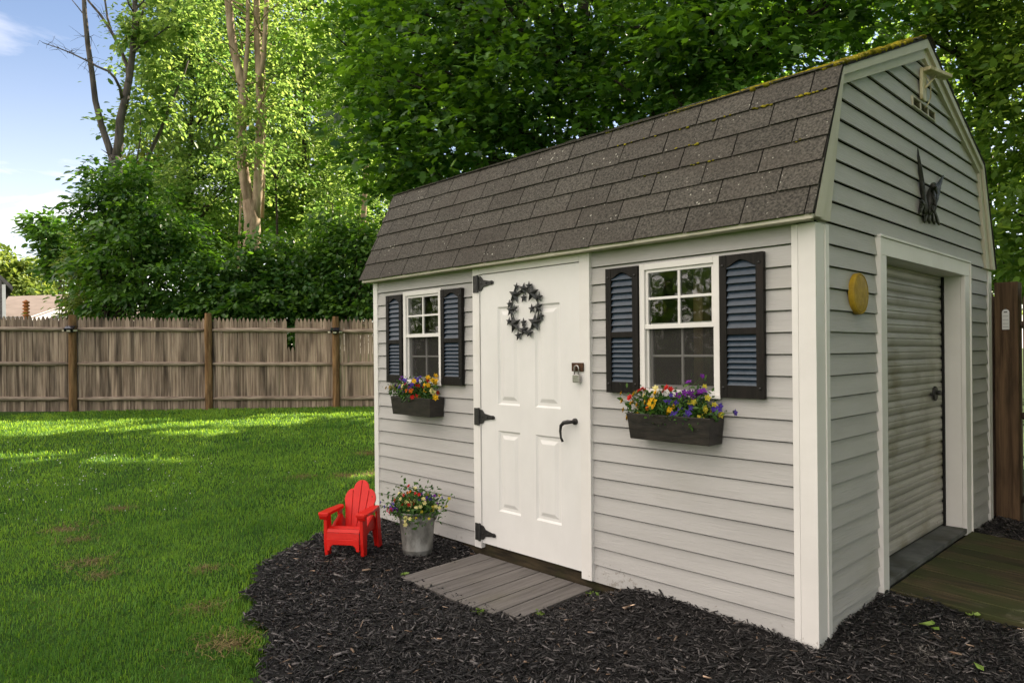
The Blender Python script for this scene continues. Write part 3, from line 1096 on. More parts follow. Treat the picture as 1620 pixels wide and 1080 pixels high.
# louvred shutters: two stiles, arched top rail, middle and bottom rails, tilted slats
def make_shutter(x0, x1, zt, zb, tone):
    f = MB()
    ya, yb = -.044, -.016
    sw = .038
    w = x1 - x0
    f.box(x0, x0 + sw, ya, yb, zb, zt)
    f.box(x1 - sw, x1, ya, yb, zb, zt)
    zmid = zb + (zt - zb) * .465
    f.box(x0 + sw, x1 - sw, ya + .002, yb, zmid - .016, zmid + .016)
    f.box(x0 + sw, x1 - sw, ya + .002, yb, zb, zb + .062)
    arch = [(x0 + sw, zt)]
    for k in range(0, 13):
        t = k / 12
        x = x0 + sw + t * (w - 2 * sw)
        arch.append((x, zt - .062 + .034 * math.sin(math.pi * t) ** 1.5))
    arch.append((x1 - sw, zt))
    f.prism(arch, lambda a, c, d: (a, d, c), ya + .002, yb)
    s = f.build('shutter', M['shutter'], shed, bevel=.002)
    L = MB()
    L.box(x0 + sw - .004, x1 - sw + .004, yb - .004, yb + .002, zb + .01, zt - .012)
    for za, zc in ((zmid + .016, zt - .030), (zb + .062, zmid - .016)):
        n = 9
        for k in range(n):
            z = za + (k + .5) * (zc - za) / n
            h = (zc - za) / n
            # each slat leans out at the bottom so its face looks up
            p = [(-.041, z - h * .50), (-.024, z + h * .42), (-.020, z + h * .42), (-.036, z - h * .50)]
            xa, xb = x0 + sw + .001, x1 - sw - .001
            L.add([(xa, q[0], q[1]) for q in p] + [(xb, q[0], q[1]) for q in p],
                  [(0, 4, 5, 1), (1, 5, 6, 2), (2, 6, 7, 3), (3, 7, 4, 0), (0, 1, 2, 3), (7, 6, 5, 4)])
    L.build('louvres', M['louvre'], s)
    for xx in (x0 + sw / 2, x1 - sw / 2):
        for zz in (zt - .05, zb + .05):
            k = MB()
            k.ball((xx, ya - .002, zz), .007, .004, .007, 8, 5)
            k.build('fixing_bolt', M['iron'], s, smooth=True)
    return s


make_shutter(-1.163, -0.941, 1.785, 1.088, 0)
make_shutter(-0.451, -0.222, 1.785, 1.088, 0)
make_shutter(-3.390, -3.172, 1.775, 1.088, 0)
make_shutter(-2.684, -2.444, 1.775, 1.088, 0)

# door with its four pressed panels
def make_door():
    d = MB()
    X = [-2.262, -2.092, -1.885, -1.746, -1.531, -1.374]
    Z = [0.022, 0.264, 0.800, 0.972, 1.620, 1.846]
    y = -.024
    for i in range(5):
        for j in range(5):
            a0, a1, c0, c1 = X[i], X[i + 1], Z[j], Z[j + 1]
            if i in (1, 3) and j in (1, 3):
                rings = [(0, y), (.012, y + .011), (.030, y + .011), (.052, y + .002), (.056, y + .001)]
                for (i0, ya), (i1, yb) in zip(rings[:-1], rings[1:]):
                    o = [(a0 + i0, ya, c0 + i0), (a1 - i0, ya, c0 + i0), (a1 - i0, ya, c1 - i0), (a0 + i0, ya, c1 - i0)]
                    q = [(a0 + i1, yb, c0 + i1), (a1 - i1, yb, c0 + i1), (a1 - i1, yb, c1 - i1), (a0 + i1, yb, c1 - i1)]
                    d.add(o + q, [(0, 1, 5, 4), (1, 2, 6, 5), (2, 3, 7, 6), (3, 0, 4, 7)], .5)
                i1, yb = rings[-1]
                d.add([(a0 + i1, yb, c0 + i1), (a1 - i1, yb, c0 + i1), (a1 - i1, yb, c1 - i1), (a0 + i1, yb, c1 - i1)], [(0, 1, 2, 3)], .5)
            else:
                d.add([(a0, y, c0), (a1, y, c0), (a1, y, c1), (a0, y, c1)], [(0, 1, 2, 3)], .5)
    # edges
    x0, x1, z0, z1 = X[0], X[-1], Z[0], Z[-1]
    d.add([(x0, y, z0), (x1, y, z0), (x1, y, z1), (x0, y, z1), (x0, .012, z0), (x1, .012, z0), (x1, .012, z1), (x0, .012, z1)],
          [(4, 5, 1, 0), (5, 6, 2, 1), (6, 7, 3, 2), (7, 4, 0, 3), (7, 6, 5, 4)], .5)
    door = d.build('door', M['door'], shed)
    for zc in (1.787, 0.882, 0.093):
        h = MB()
        h.prism([(-2.322, zc - .058), (-2.290, zc - .058), (-2.290, zc + .058), (-2.322, zc + .058)], lambda a, c, q: (a, q, c), -.040, -.033)
        h.tube([(-2.277, -.038, zc - .060), (-2.277, -.038, zc + .060)], .0095, 10)
        h.prism([(-2.268, zc - .050), (-2.245, zc - .046), (-2.225, zc - .024), (-2.16, zc - .013), (-2.135, zc - .014), (-2.122, zc - .006), (-2.122, zc + .006),
                 (-2.135, zc + .014), (-2.16, zc + .013), (-2.225, zc + .024), (-2.245, zc + .046), (-2.268, zc + .050)], lambda a, c, q: (a, q, c), -.034, -.0275)
        for xx, zz in ((-2.306, zc + .04), (-2.306, zc - .04), (-2.24, zc), (-2.19, zc), (-2.14, zc)):
            h.ball((xx, -.038, zz), .006, .004, .006, 8, 4)
        h.build('hinge', M['iron'], door, bevel=.0015)
    h = MB()
    h.lathe([(0, .014), (.016, .014), (.019, .010), (.019, 0)], (-1.412, -.024, .905), (0, -1, 0), 16)
    h.tube([(-1.412, -.03, .905), (-1.412, -.062, .905), (-1.435, -.070, .903), (-1.465, -.070, .897), (-1.490, -.068, .878), (-1.497, -.066, .845), (-1.494, -.064, .805), (-1.482, -.062, .782)],
           [.011, .010, .013, .012, .010, .008, .007, .008], 10)
    h.build('handle', M['iron'], door, smooth=True)
    h = MB()
    h.box(-1.423, -1.333, -.0425, -.0365, 1.204, 1.254)
    h.tube([(-1.372, -.042, 1.232), (-1.372, -.062, 1.232), (-1.372, -.062, 1.216), (-1.372, -.042, 1.216)], .004, 8)
    h.build('hasp', M['rust'], door, bevel=.002)


make_door()
b = MB()
b.box(-2.337, -2.267, -.032, .02, -.016, 1.897)
b.box(-1.369, -1.290, -.032, .02, -.016, 1.897)
b.box(-2.266, -1.370, -.031, .02, 1.851, 1.897)
b.box(-1.300, -1.288, -.036, -.0325, -.014, 1.896)
b.build('door_frame', M['white'], shed, bevel=.0025)
b = MB()
b.box(-2.30, -1.34, .022, .03, -.02, 1.9)  # near-black sheet standing in for the shade in the gap round the door
b.build('dark_backing', M['dark'], shed)

# roller doorway on the gable wall
OY0, OY1 = 0.85, 2.375
b = MB()
b.box(0.0, .026, 0.753, 0.85, -.04, 1.8145)
b.box(0.0, .026, OY1, 2.495, -.04, 1.8145)
b.box(0.0, .026, 0.753, 2.495, 1.815, 1.907)
b.box(-.12, -.001, OY1, OY1 + .03, .085, 1.84)
b.box(-.12, -.001, OY0 - .03, OY0, .085, 1.84)
b.box(-.12, -.001, OY0, OY1, 1.8155, 1.84)
b.build('doorway_trim', M['white'], shed, bevel=.002)
b = MB()
b.box(0.0, .034, 0.747, 2.501, 1.9075, 1.920)
b.build('trim_channel', M['white'], shed, bevel=.0015)
b = MB()
b.box(0.0, .034, 0.740, 0.7525, -.04, 1.905)
b.build('trim_channel', M['white'], shed, bevel=.0015)
b = MB()
b.box(0.0, .034, 2.4955, 2.507, -.04, 1.905)
b.build('trim_channel', M['white'], shed, bevel=.0015)
b = MB()
prof = []
z = 0.088
per = .083
while z < 1.815:
    for t, o in ((0, 0.0), (.08, .008), (.20, .0135), (.40, .0165), (.50, .0150), (.56, .0095), (.62, .0150), (.80, .0120), (.94, .004)):
        if z + t * per < 1.815:
            prof.append((z + t * per, o))
    z += per
for i in range(len(prof) - 1):
    (za, oa), (zb, ob) = prof[i], prof[i + 1]
    b.add([(-.128 + oa, OY0, za), (-.128 + oa, OY1, za), (-.128 + ob, OY1, zb), (-.128 + ob, OY0, zb)], [(0, 1, 2, 3)], .5)
rd = b.build('roller_door', M['roller'], shed, smooth=False)
b = MB()
b.box(-.112, -.100, OY1 - .028, OY1 - .001, .087, 1.812)
b.build('guide_track', M['dark'], rd)
b = MB()
b.box(-.112, -.100, OY0 + .001, OY0 + .028, .087, 1.812)
b.build('guide_track', M['dark'], rd)
b = MB()
b.box(-.108, -.098, 2.06, 2.29, 1.006, 1.022)
b.prism([(2.16 + .045 * math.cos(t), 1.014 + .05 * math.sin(t)) for t in np.linspace(0, 2 * math.pi, 9)[:-1]], lambda a, c, q: (q, a, c), -.110, -.096)
b.lathe([(0, .03), (.014, .03), (.017, .02), (.012, 0)], (-.098, 2.16, 1.02), (1, 0, 0), 12)
b.build('latch', M['iron'], rd, bevel=.002)
b = MB()
b.box(-.14, .024, OY0 - .002, OY1 + .004, .052, .0845)
b.box(-.14, .010, OY0, OY1, -.10, .0515)
b.build('threshold', M['slab'], shed, bevel=.004)

# rake boards
OUT = [(-.085, 1.905), (.22, 2.64), (YC, 3.165)]
INN = [(.105, 1.905), (.275, 2.58), (YC, 3.055)]


def mir(p):
    return (2 * YC - p[0], p[1])


def rakes(xa, xb, inner, outer, name, mat):
    b = MB()
    for m_ in (lambda p: p, mir):
        for k in (0, 1):
            q = [m_(outer[k]), m_(outer[k + 1]), m_(inner[k + 1]), m_(inner[k])]
            b.prism(q, lambda a, c, d: (d, a, c), xa, xb)
    return b.build(name, mat, shed, bevel=.0015)


rakes(0.002, 0.030, INN, OUT, 'rake_board', M['cream'])
MID = [(-.085 + .075, 1.906), (.22 + .028, 2.612), (YC, 3.113)]
rakes(0.0305, 0.046, MID, [(-.090, 1.904), (.218, 2.643), (YC, 3.169)], 'rake_edge', M['cream'])
rakes(-LEN - .03, -LEN - .002, INN, OUT, 'rake_board', M['cream'])
b = MB()
b.box(-3.628, 0.001, -.0955, -.004, 1.898, 1.906)
b.build('soffit', M['drip'], shed)
b = MB()
b.box(-3.628, 0.001, 3.054, 3.146, 1.898, 1.906)
b.build('soffit', M['drip'], shed)
b = MB()
b.box(-3.628, 0.040, -.112, -.096, 1.893, 1.921)
b.build('fascia', M['drip'], shed, bevel=.003)


# shingled gambrel roof, tab by tab
def roof():
    tabs, deck = MB(), MB()
    A, K, T = (-.118, 1.918), (.216, 2.652), (YC, 3.180)
    X0, X1 = -3.640, 0.050
    for side in (0, 1):
        for P, Q, nc in ((A, K, 6), (K, T, 10)):
            if side:
                P, Q = mir(P), mir(Q)
            P, Q = np.array(P), np.array(Q)
            d = Q - P
            ln = np.linalg.norm(d)
            d /= ln
            nrm = np.array([-d[1], d[0]]) if not side else np.array([d[1], -d[0]])
            if nrm[1] < 0:
                nrm = -nrm

            def pt(x, s, o):
                q = P + d * s + nrm * o
                return (x, q[0], q[1])
            deck.add([pt(X0, 0, 0), pt(X1, 0, 0), pt(X1, ln, 0), pt(X0, ln, 0), pt(X0, 0, -.012), pt(X1, 0, -.012), pt(X1, ln, -.012), pt(X0, ln, -.012)],
                     [(0, 1, 2, 3), (7, 6, 5, 4), (0, 4, 5, 1), (1, 5, 6, 2), (2, 6, 7, 3), (3, 7, 4, 0)], .5)
            ex = ln / nc
            for c in range(nc):
                shift = (.152 if c % 2 else 0.0) + random.uniform(-.022, .022) + c * .012
                x = X0 - .31 + (shift % .305)
                while x < X1:
                    a0, a1 = max(x + .0036, X0), min(x + .305 - .0036, X1)
                    x += .305
                    if a1 - a0 < .02:
                        continue
                    s0 = c * ex - (0.012 if c == 0 else 0) + random.uniform(-.0015, .0015)
                    s1 = min((c + 1) * ex + .012, ln + (.004 if nc == 6 else 0))
                    l0 = .0115 + random.uniform(0, .003)
                    l1 = .0025
                    sk = random.uniform(-.002, .002)
                    top = [pt(a0, s0 + sk, l0), pt(a1, s0 - sk, l0), pt(a1, s1, l1), pt(a0, s1, l1)]
                    bot = [pt(a0, s0 + sk, l0 - .0055), pt(a1, s0 - sk, l0 - .0055), pt(a1, s1, l1 - .002), pt(a0, s1, l1 - .002)]
                    tabs.add(top + bot, [(0, 1, 2, 3), (0, 4, 5, 1), (1, 5, 6, 2), (3, 7, 4, 0)])
    r = tabs.build('roof', M['shingle'], shed)
    deck.build('underlay', M['underlay'], r)
    c = MB()
    n = 13
    for k in range(n):
        xa, xb = X0 + (X1 - X0) * k / n, X0 + (X1 - X0) * (k + 1) / n + .01
        for sgn in (-1, 1):
            c.add([(xa, YC, 3.196 + .003 * (k % 2)), (xb, YC, 3.196 + .003 * (k % 2)), (xb, YC + sgn * .13, 3.144), (xa, YC + sgn * .13, 3.144)], [(0, 1, 2, 3)])
    c.build('ridge_cap', M['shingle'], r)
    # moss on the low upper pitch, thickest towards the gable end, and in some of the joints below it
    m = MB()
    K, T = np.array((.216, 2.652)), np.array((YC, 3.180))
    d = (T - K) / np.linalg.norm(T - K)
    cnt = 0
    while cnt < 2600:
        u = random.random()
        x = X1 - .01 - 1.55 * u ** 1.3
        s = random.uniform(-.006, 1.35)
        if vnoise(x * 6 + 3, s * 5) < .42 + .35 * u:
            continue
        q = K + d * s
        rr = random.uniform(.005, .015) * (1.2 - .6 * u)
        m.ball((x, q[0], q[1] + .004 + random.uniform(0, .014) * (1 - u) * vnoise(x * 4, s * 5)), rr * 1.4, rr * 1.3, rr * .9, 6, 4)
        cnt += 1
    P = np.array((-.118, 1.918))
    dl = (K - P) / np.linalg.norm(K - P)
    for _ in range(130):
        c_ = random.choice((3, 4, 4, 5, 5, 5))
        x = X1 - .05 - abs(random.gauss(0, .55))
        q = P + dl * (c_ * .1344 + random.uniform(-.006, .004)) + np.array((-dl[1], dl[0])) * .010
        rr = random.uniform(.0025, .006)
        if vnoise(x * 9, c_ * 3.3) < .5:
            continue
        m.ball((x, q[0], q[1]), rr * 2.2, rr, rr, 6, 4)
    m.build('moss', M['moss'], r, smooth=True)


roof()

# gable vent
b = MB()
y0, y1, z0, z1 = 1.325, 1.755, 2.728, 2.788
b.box(.004, .022, y0, y1, z0, z0 + .007)
b.box(.004, .022, y0, y1, z1 - .007, z1)
for y in (y0, y0 + .14, y0 + .285, y1 - .008):
    b.box(.004, .0225, y, y + .008, z0 + .007, z1 - .007)
v = b.build('gable_vent', M['cream'], shed)
b = MB()
for k in range(5):
    z = z0 + .013 + k * .0095
    b.add([(.020, y0 + .004, z), (.020, y1 - .004, z), (.008, y1 - .004, z + .006), (.008, y0 + .004, z + .006)], [(0, 1, 2, 3)])
b.build('vent_louvre', M['cream'], v)
b = MB()
b.add([(.0045, y0, z0), (.0045, y1, z0), (.0045, y1, z1), (.0045, y0, z1)], [(0, 1, 2, 3)])
b.build('vent_back', M['dark'], v)

# ------------------------------------------------------------------ things fixed to or standing by the shed
w = thing('star_wreath', 'wreath of dark tin stars hanging on the white door', 'wreath', (-1.822, -.024, 1.40))
ring = MB()
ring.tube([(-1.822 + .125 * math.cos(t), -.036, 1.582 + .135 * math.sin(t)) for t in np.linspace(0, 2 * math.pi, 33)], .005, 6, cap=False)
ring.tube([(-1.822, -.030, 1.717), (-1.822, -.028, 1.735)], .003, 6)
ring.build('wire_ring', M['star'], w, smooth=True)
for X_, Y_, r_ in ((420, 370, 32), (472, 392, 46), (520, 372, 34), (400, 432, 60), (548, 430, 62), (472, 460, 34), (600, 464, 37), (358, 500, 33), (402, 540, 31), (372, 550, 44),
                   (540, 548, 35), (590, 540, 44), (350, 636, 33), (606, 610, 35), (400, 660, 64), (558, 655, 64), (475, 650, 33), (475, 708, 46), (430, 750, 37), (525, 732, 37)):
    cx, cz = -1.822 + (X_ - 480) * .00112, 1.582 - (Y_ - 560) * .000825
    r = r_ * .00100
    rot = random.uniform(-.2, .2)
    s = MB()
    yb = -.034 - random.uniform(0, .010)
    vs = [(cx, yb - r * .42, cz)]
    for k in range(10):
        a = math.pi / 2 + rot + k * math.pi / 5
        q = r if k % 2 == 0 else r * .42
        vs.append((cx + q * math.cos(a), yb, cz + q * math.sin(a)))
    vs.append((cx, yb + .004, cz))
    fs = [(0, 1 + k, 1 + (k + 1) % 10) for k in range(10)] + [(11, 1 + (k + 1) % 10, 1 + k) for k in range(10)]
    s.add(vs, fs)
    s.build('star', M['star'], w)

p = thing('padlock', 'small steel padlock hanging from the rusty hasp', 'padlock', (-1.374, -.055, 1.14))
b = MB()
b.box(-1.399, -1.349, -.066, -.044, 1.138, 1.186)
b.build('body', M['steel'], p, bevel=.005, seg=3)
b = MB()
b.tube([(-1.390, -.055, 1.186), (-1.390, -.055, 1.222)] + [(-1.374 - .016 * math.cos(t), -.055, 1.222 + .016 * math.sin(t)) for t in np.linspace(.3, math.pi - .3, 7)] +
       [(-1.358, -.055, 1.222), (-1.358, -.055, 1.186)], .0042, 8)
b.build('shackle', M['steel'], p, smooth=True)

b = MB()
b.lathe([(0, .029), (.060, .028), (.088, .025), (.091, .022), (.094, .025), (.099, .024), (.102, .019), (.102, .0), (0, 0)], (.014, .452, 1.592), (1, 0, 0), 48)
tag(b.build('wall_plaque', M['ochre'], None, smooth=False), 'round mustard yellow plaque on the gable wall beside the roller door', 'plaque')


# black cast bird ornament
def eagle():
    t = thing('eagle_ornament', 'black cast eagle ornament with raised wing on the gable', 'ornament', (.02, 1.62, 2.10))
    G = 1.81

    def feather(b, y0, z0, y1, z1, wd, x=.03, th=.012):
        sh = -.035 if (z1 > .62 + G or wd < .0125) else -.070
        y0, y1, x = y0 + sh, y1 + sh, x * .8
        v = np.array((y1 - y0, z1 - z0))
        L = np.linalg.norm(v)
        v /= L
        rot = np.array(((1, 0, 0), (0, -v[1], v[0]), (0, v[0], v[1]))).astype(float)
        rot = np.array(((1, 0, 0), (0, v[1], v[0]), (0, -v[0], v[1])))
        b.ball((x, (y0 + y1) / 2, (z0 + z1) / 2), th, wd, L / 2 * 1.05, 10, 7, rot=rot)
    b = MB()
    # tall wing: rows of long feathers standing nearly upright
    for k in range(8):
        feather(b, 1.535 + .012 * k, .34 + G + .02 * k / 7, 1.440 + .011 * k, .685 + G - .034 * k - .003 * k * k, .011, .026 + .004 * (k % 3), .010)
    for k in range(7):
        feather(b, 1.515 + .014 * k, .31 + G, 1.474 + .013 * k, .50 + G - .025 * k, .012, .042, .010)
    b.build('wing', M['eagle'], t, smooth=True)
    b = MB()
    for (ya, za, yb, zb) in ((1.66, .40, 1.955, .605), (1.68, .40, 1.925, .565), (1.69, .385, 1.895, .525), (1.69, .37, 1.872, .488), (1.69, .355, 1.850, .455)):
        feather(b, ya, za + G, yb, zb + G, .014, .036, .010)
    for (ya, za, yb, zb) in ((1.66, .41, 1.79, .525), (1.68, .40, 1.79, .49), (1.69, .385, 1.79, .455)):
        feather(b, ya, za + G, yb, zb + G, .016, .050, .010)
    b.build('wing', M['eagle'], t, smooth=True)
    b = MB()
    rt_ = np.array(((1, 0, 0), (0, math.cos(.35), math.sin(.35)), (0, -math.sin(.35), math.cos(.35))))
    b.ball((.036, 1.585, .400 + G), .028, .036, .100, 14, 10, rot=rt_)
    b.ball((.060, 1.555, .478 + G), .020, .020, .024, 12, 8)
    b.ball((.076, 1.535, .470 + G), .010, .016, .009, 8, 6)
    for k in range(30):
        a = random.uniform(-1.3, 1.3)
        zz = random.uniform(-.09, .08)
        b.ball((.038 + .028 * math.cos(a) * (1 - (zz / .12) ** 2) ** .5, 1.585 + .30 * zz + .036 * math.sin(a), .400 + G + zz), .007, .011, .020, 7, 5)
    for k in range(5):
        feather(b, 1.555 - .012 * k, .385 + G - .008 * k, 1.470 - .004 * k, .300 + G + .018 * k, .016, .034 + .004 * k, .012)
    b.build('body', M['eagle'], t, smooth=True)
    b = MB()
    for k in range(7):
        feather(b, 1.625 + .012 * k, .38 + G, 1.575 + .050 * k, .258 + G + .004 * k + .012 * (k % 2), .019, .030 + .008 * (k % 2), .012)
    b.build('tail', M['eagle'], t, smooth=True)


eagle()

t = thing('light_bracket', 'yellowed plastic solar lamp bracket jutting from under the gable peak', 'lamp', (.02, 1.485, 2.80))
b = MB()
b.box(.018, .036, 1.455, 1.535, 2.795, 2.985)
b.build('back_plate', M['aged_plastic'], t, bevel=.005)
b = MB()
av = norm(np.array((.19, .98, 0)))
b.obox(np.array((.050, 1.475, 2.972)) + av * .120, av, (av[1], -av[0], 0), (0, 0, 1), .128, .030, .011)
b.build('arm_panel', M['aged_plastic'], t, bevel=.004)
b = MB()
b.tube([(.040, 1.495, 2.868), (.068, 1.600, 2.962)], .006, 8)
b.build('brace', M['aged_plastic'], t, smooth=True)
b = MB()
b.tube([(.04, 1.515, 2.94), (.05, 1.56, 2.90), (.045, 1.575, 2.83), (.035, 1.56, 2.79), (.024, 1.545, 2.765)], .0035, 6)
b.build('cable', M['aged_plastic'], t, smooth=True)


# ------------------------------------------------------------------ flowers
def flower_mesh(name, mat, petals=6, r=.013, layers=2, cup=.35):
    b = MB()
    for l in range(layers):
        rr = r * (1 - .38 * l)
        for k in range(petals):
            a = 2 * math.pi * (k + .5 * l) / petals
            da = math.pi / petals * .95
            z1 = rr * (cup + .45 * l)
            b.add([(0, 0, .002 * l), (rr * .65 * math.cos(a - da), rr * .65 * math.sin(a - da), z1 * .5), (rr * math.cos(a), rr * math.sin(a), z1),
                   (rr * .65 * math.cos(a + da), rr * .65 * math.sin(a + da), z1 * .5)], [(0, 1, 2, 3)])
    b.ball((0, 0, r * .25), r * .3, r * .3, r * .25, 6, 4)
    me = bpy.data.meshes.new(name)
    me.from_pydata(b.v, [], b.f)
    a = me.attributes.new('rnd', 'FLOAT', 'FACE')
    a.data.foreach_set('value', b.r)
    me.materials.append(mat)
    return me


FM = {}
for c_ in ('yellow', 'cream', 'orange', 'red', 'pink', 'purple', 'violet', 'white', 'lemon'):
    big = c_ in ('yellow', 'cream', 'orange', 'red')
    FM[c_] = flower_mesh('blossom_' + c_, M['f_' + c_], 6 if big else 5, .0225 if big else .0195, 2)


def arrangement(name, label, loc, root_fn, clusters, nleaf, leaf_r, group='flower arrangements at the shed', fs=1.0):
    """root_fn() picks a place in the soil; clusters: (colour, n, centre, spread)"""
    t = thing(name, label, 'flowers', loc, 0, group)
    inv = WM[t.name].inverted()
    stems = MB()
    LV = []
    heads = []
    for c, n, cen, spr in clusters:
        for _ in range(n):
            p = np.array(cen) + np.array([random.gauss(0, s) for s in spr])
            if p[1] > -0.024 and abs(loc[1]) < .2:
                p[1] = -0.03 - random.uniform(0, .03)
            root = np.array(root_fn())
            if np.linalg.norm(p - root) > .30:
                root = root + (p - root) * .35
                root[2] = loc[2]
            heads.append((c, p, root))
    for c, p, root in heads:
        mid = root * .5 + p * .5 + np.array((random.gauss(0, .01), random.gauss(0, .01), .02))
        stems.tube([root, mid, p], [.0016, .0014, .0012], 4, cap=False)
        o = bpy.data.objects.new('blossom', FM[c])
        col.objects.link(o)
        o.parent = t
        d = Vector((p - root) * np.array((1, 1, .6)) + np.array((.05 + random.gauss(0, .05), -.12 + random.gauss(0, .05), .02)))
        q = d.to_track_quat('Z', 'Y')
        sc = random.uniform(.75, 1.2) * fs
        o.matrix_local = Matrix.Translation(inv @ Vector(p)) @ q.to_matrix().to_4x4() @ Matrix.Rotation(random.uniform(0, 6), 4, 'Z') @ Matrix.Scale(sc, 4)
        for k in range(nleaf):
            f = random.uniform(.1, .98)
            s = root + (p - root) * f + np.array([random.gauss(0, leaf_r) for _ in range(3)]) * .6
            if abs(loc[1]) < .2:
                s[1] = min(s[1], -.026)
            LV.append(s)
    st = stems.build('stem', M['stem_green'], t)
    C = np.array(LV)
    n = len(C)
    dr = norm(rng.normal(0, 1, (n, 3)) + np.array((0, -.25, .55)))
    sd = norm(np.cross(dr, rng.normal(0, 1, (n, 3))))
    L = rng.uniform(.016, .042, n)[:, None]
    W = L * rng.uniform(.12, .34, n)[:, None]
    V = np.stack([C, C + dr * L * .45 + sd * W, C + dr * L - np.array((0, 0, .004)), C + dr * L * .45 - sd * W], 1)
    fastmesh('foliage', V.reshape(-1, 3), 4, [(0, 1, 2, 3)], M['stem_green'], t)
    return t


def window_box(xc, label):
    t = thing('window_box', label, 'planter', (xc, -.075, .855), 0, 'window boxes under the shed windows')
    x0, x1 = xc - .25, xc + .25
    b = MB()
    zt, zb, e = .992, .856, .014
    top = [(x0, -.150, zt), (x1, -.150, zt), (x1, -.018, zt), (x0, -.018, zt)]
    bot = [(x0 + e, -.138, zb), (x1 - e, -.138, zb), (x1 - e, -.018, zb), (x0 + e, -.018, zb)]
    it = [(x0 + .012, -.138, zt), (x1 - .012, -.138, zt), (x1 - .012, -.030, zt), (x0 + .012, -.030, zt)]
    ib = [(x0 + .022, -.130, zb + .06), (x1 - .022, -.130, zb + .06), (x1 - .022, -.030, zb + .06), (x0 + .022, -.030, zb + .06)]
    fs = [(7, 6, 5, 4)] + [(4 + i, 4 + (i + 1) % 4, (i + 1) % 4, i) for i in range(4)] + [(i, (i + 1) % 4, 8 + (i + 1) % 4, 8 + i) for i in range(4)] + \
         [(8 + i, 8 + (i + 1) % 4, 12 + (i + 1) % 4, 12 + i) for i in range(4)]
    b.add(top + bot + it + ib, fs)
    b.build('box', M['box'], t, bevel=.003)
    b = MB()
    b.box(x0 + .02, x1 - .02, -.132, -.030, zb + .05, zt - .022)
    b.build('soil', M['soil'], t)
    return t


window_box(-0.692, 'black window box on the wall between the white door and the near corner')
window_box(-2.926, 'black window box at the hinge side of the white door')
arrangement('flower_arrangement', 'yellow, red and purple flowers filling the window box nearest the roller door', (-.692, -.075, .965),
            lambda: (random.uniform(-.90, -.48), random.uniform(-.12, -.04), .965),
            [('yellow', 12, (-.86, -.10, 1.05), (.06, .03, .030)), ('yellow', 5, (-.99, -.10, 1.02), (.03, .02, .03)), ('yellow', 7, (-.74, -.11, 1.04), (.05, .03, .025)),
             ('orange', 4, (-.80, -.11, 1.045), (.08, .03, .03)), ('red', 4, (-.93, -.08, 1.10), (.025, .02, .02)), ('red', 3, (-.77, -.07, 1.12), (.05, .02, .015)),
             ('cream', 4, (-.80, -.08, 1.09), (.08, .02, .025)), ('white', 4, (-.85, -.08, 1.08), (.05, .02, .025)), ('violet', 12, (-.72, -.11, 1.05), (.08, .03, .03)),
             ('purple', 20, (-.585, -.09, 1.095), (.050, .03, .028)), ('violet', 5, (-.60, -.10, 1.03), (.03, .02, .025)), ('lemon', 15, (-.52, -.09, 1.035), (.055, .03, .035)),
             ('violet', 3, (-.44, -.09, 1.04), (.015, .02, .02)), ('violet', 1, (-.36, -.09, 1.02), (.005, .01, .005))], 18, .035)
arrangement('flower_arrangement', 'orange, yellow and purple flowers filling the window box nearest the red chair', (-2.926, -.075, .965),
            lambda: (random.uniform(-3.12, -2.72), random.uniform(-.12, -.04), .965),
            [('yellow', 8, (-3.21, -.10, 1.04), (.035, .03, .025)), ('cream', 6, (-3.10, -.10, 1.06), (.05, .03, .03)), ('violet', 18, (-3.02, -.11, 1.07), (.07, .03, .03)),
             ('purple', 5, (-3.02, -.11, 1.02), (.04, .03, .025)), ('pink', 9, (-2.96, -.12, 1.04), (.06, .03, .03)), ('orange', 4, (-2.90, -.13, 1.02), (.05, .02, .03)), ('purple', 7, (-3.05, -.12, 1.05), (.05, .02, .03)), ('yellow', 5, (-2.80, -.12, 1.05), (.07, .02, .04)),
             ('violet', 10, (-2.90, -.08, 1.10), (.06, .02, .02)), ('red', 5, (-2.84, -.08, 1.08), (.06, .03, .03)), ('yellow', 7, (-2.73, -.08, 1.10), (.025, .03, .03)),
             ('red', 4, (-2.93, -.13, .995), (.05, .02, .012)), ('cream', 3, (-2.73, -.09, 1.04), (.03, .02, .03))], 18, .035)

BX, BY = -2.585, -.335
t = thing('zinc_bucket', 'weathered galvanised bucket of flowers standing beside the red chair', 'bucket', (BX, BY, -.05))
b = MB()
b.lathe([(0, -.05), (.094, -.05), (.099, -.045), (.1015, -.02), (.1035, -.018), (.1035, -.010), (.1025, -.006), (.117, .150), (.1215, .185), (.1245, .190), (.1245, .196), (.1225, .202), (.126, .232),
         (.130, .236), (.131, .241), (.128, .245), (.122, .244), (.120, .20), (0, .195)], (BX, BY, 0), n=40)
b.build('pail', M['zinc'], t, smooth=True)
b = MB()
b.lathe([(.119, .215), (0, .222)], (BX, BY, 0), n=24)
b.build('soil', M['soil'], t)
b = MB()
for s in (-1, 1):
    b = MB()
    c0 = np.array((BX, BY, .205)) + np.array((.82, .57, 0)) * s * .130
    b.ball(c0, .012, .012, .020, 8, 6)
    b.build('ear', M['zinc'], t, smooth=True)


def bucket_root():
    a, q = random.uniform(0, 6.28), random.uniform(0, .09)
    return (BX + q * math.cos(a), BY + q * math.sin(a), .225)


rr_, ff_ = RT, FW


def bk(u, v, z):
    """u to the picture right, v away from the viewer, from the bucket centre"""
    return (BX + .69 * u - .72 * v, BY + .72 * u + .69 * v, z)


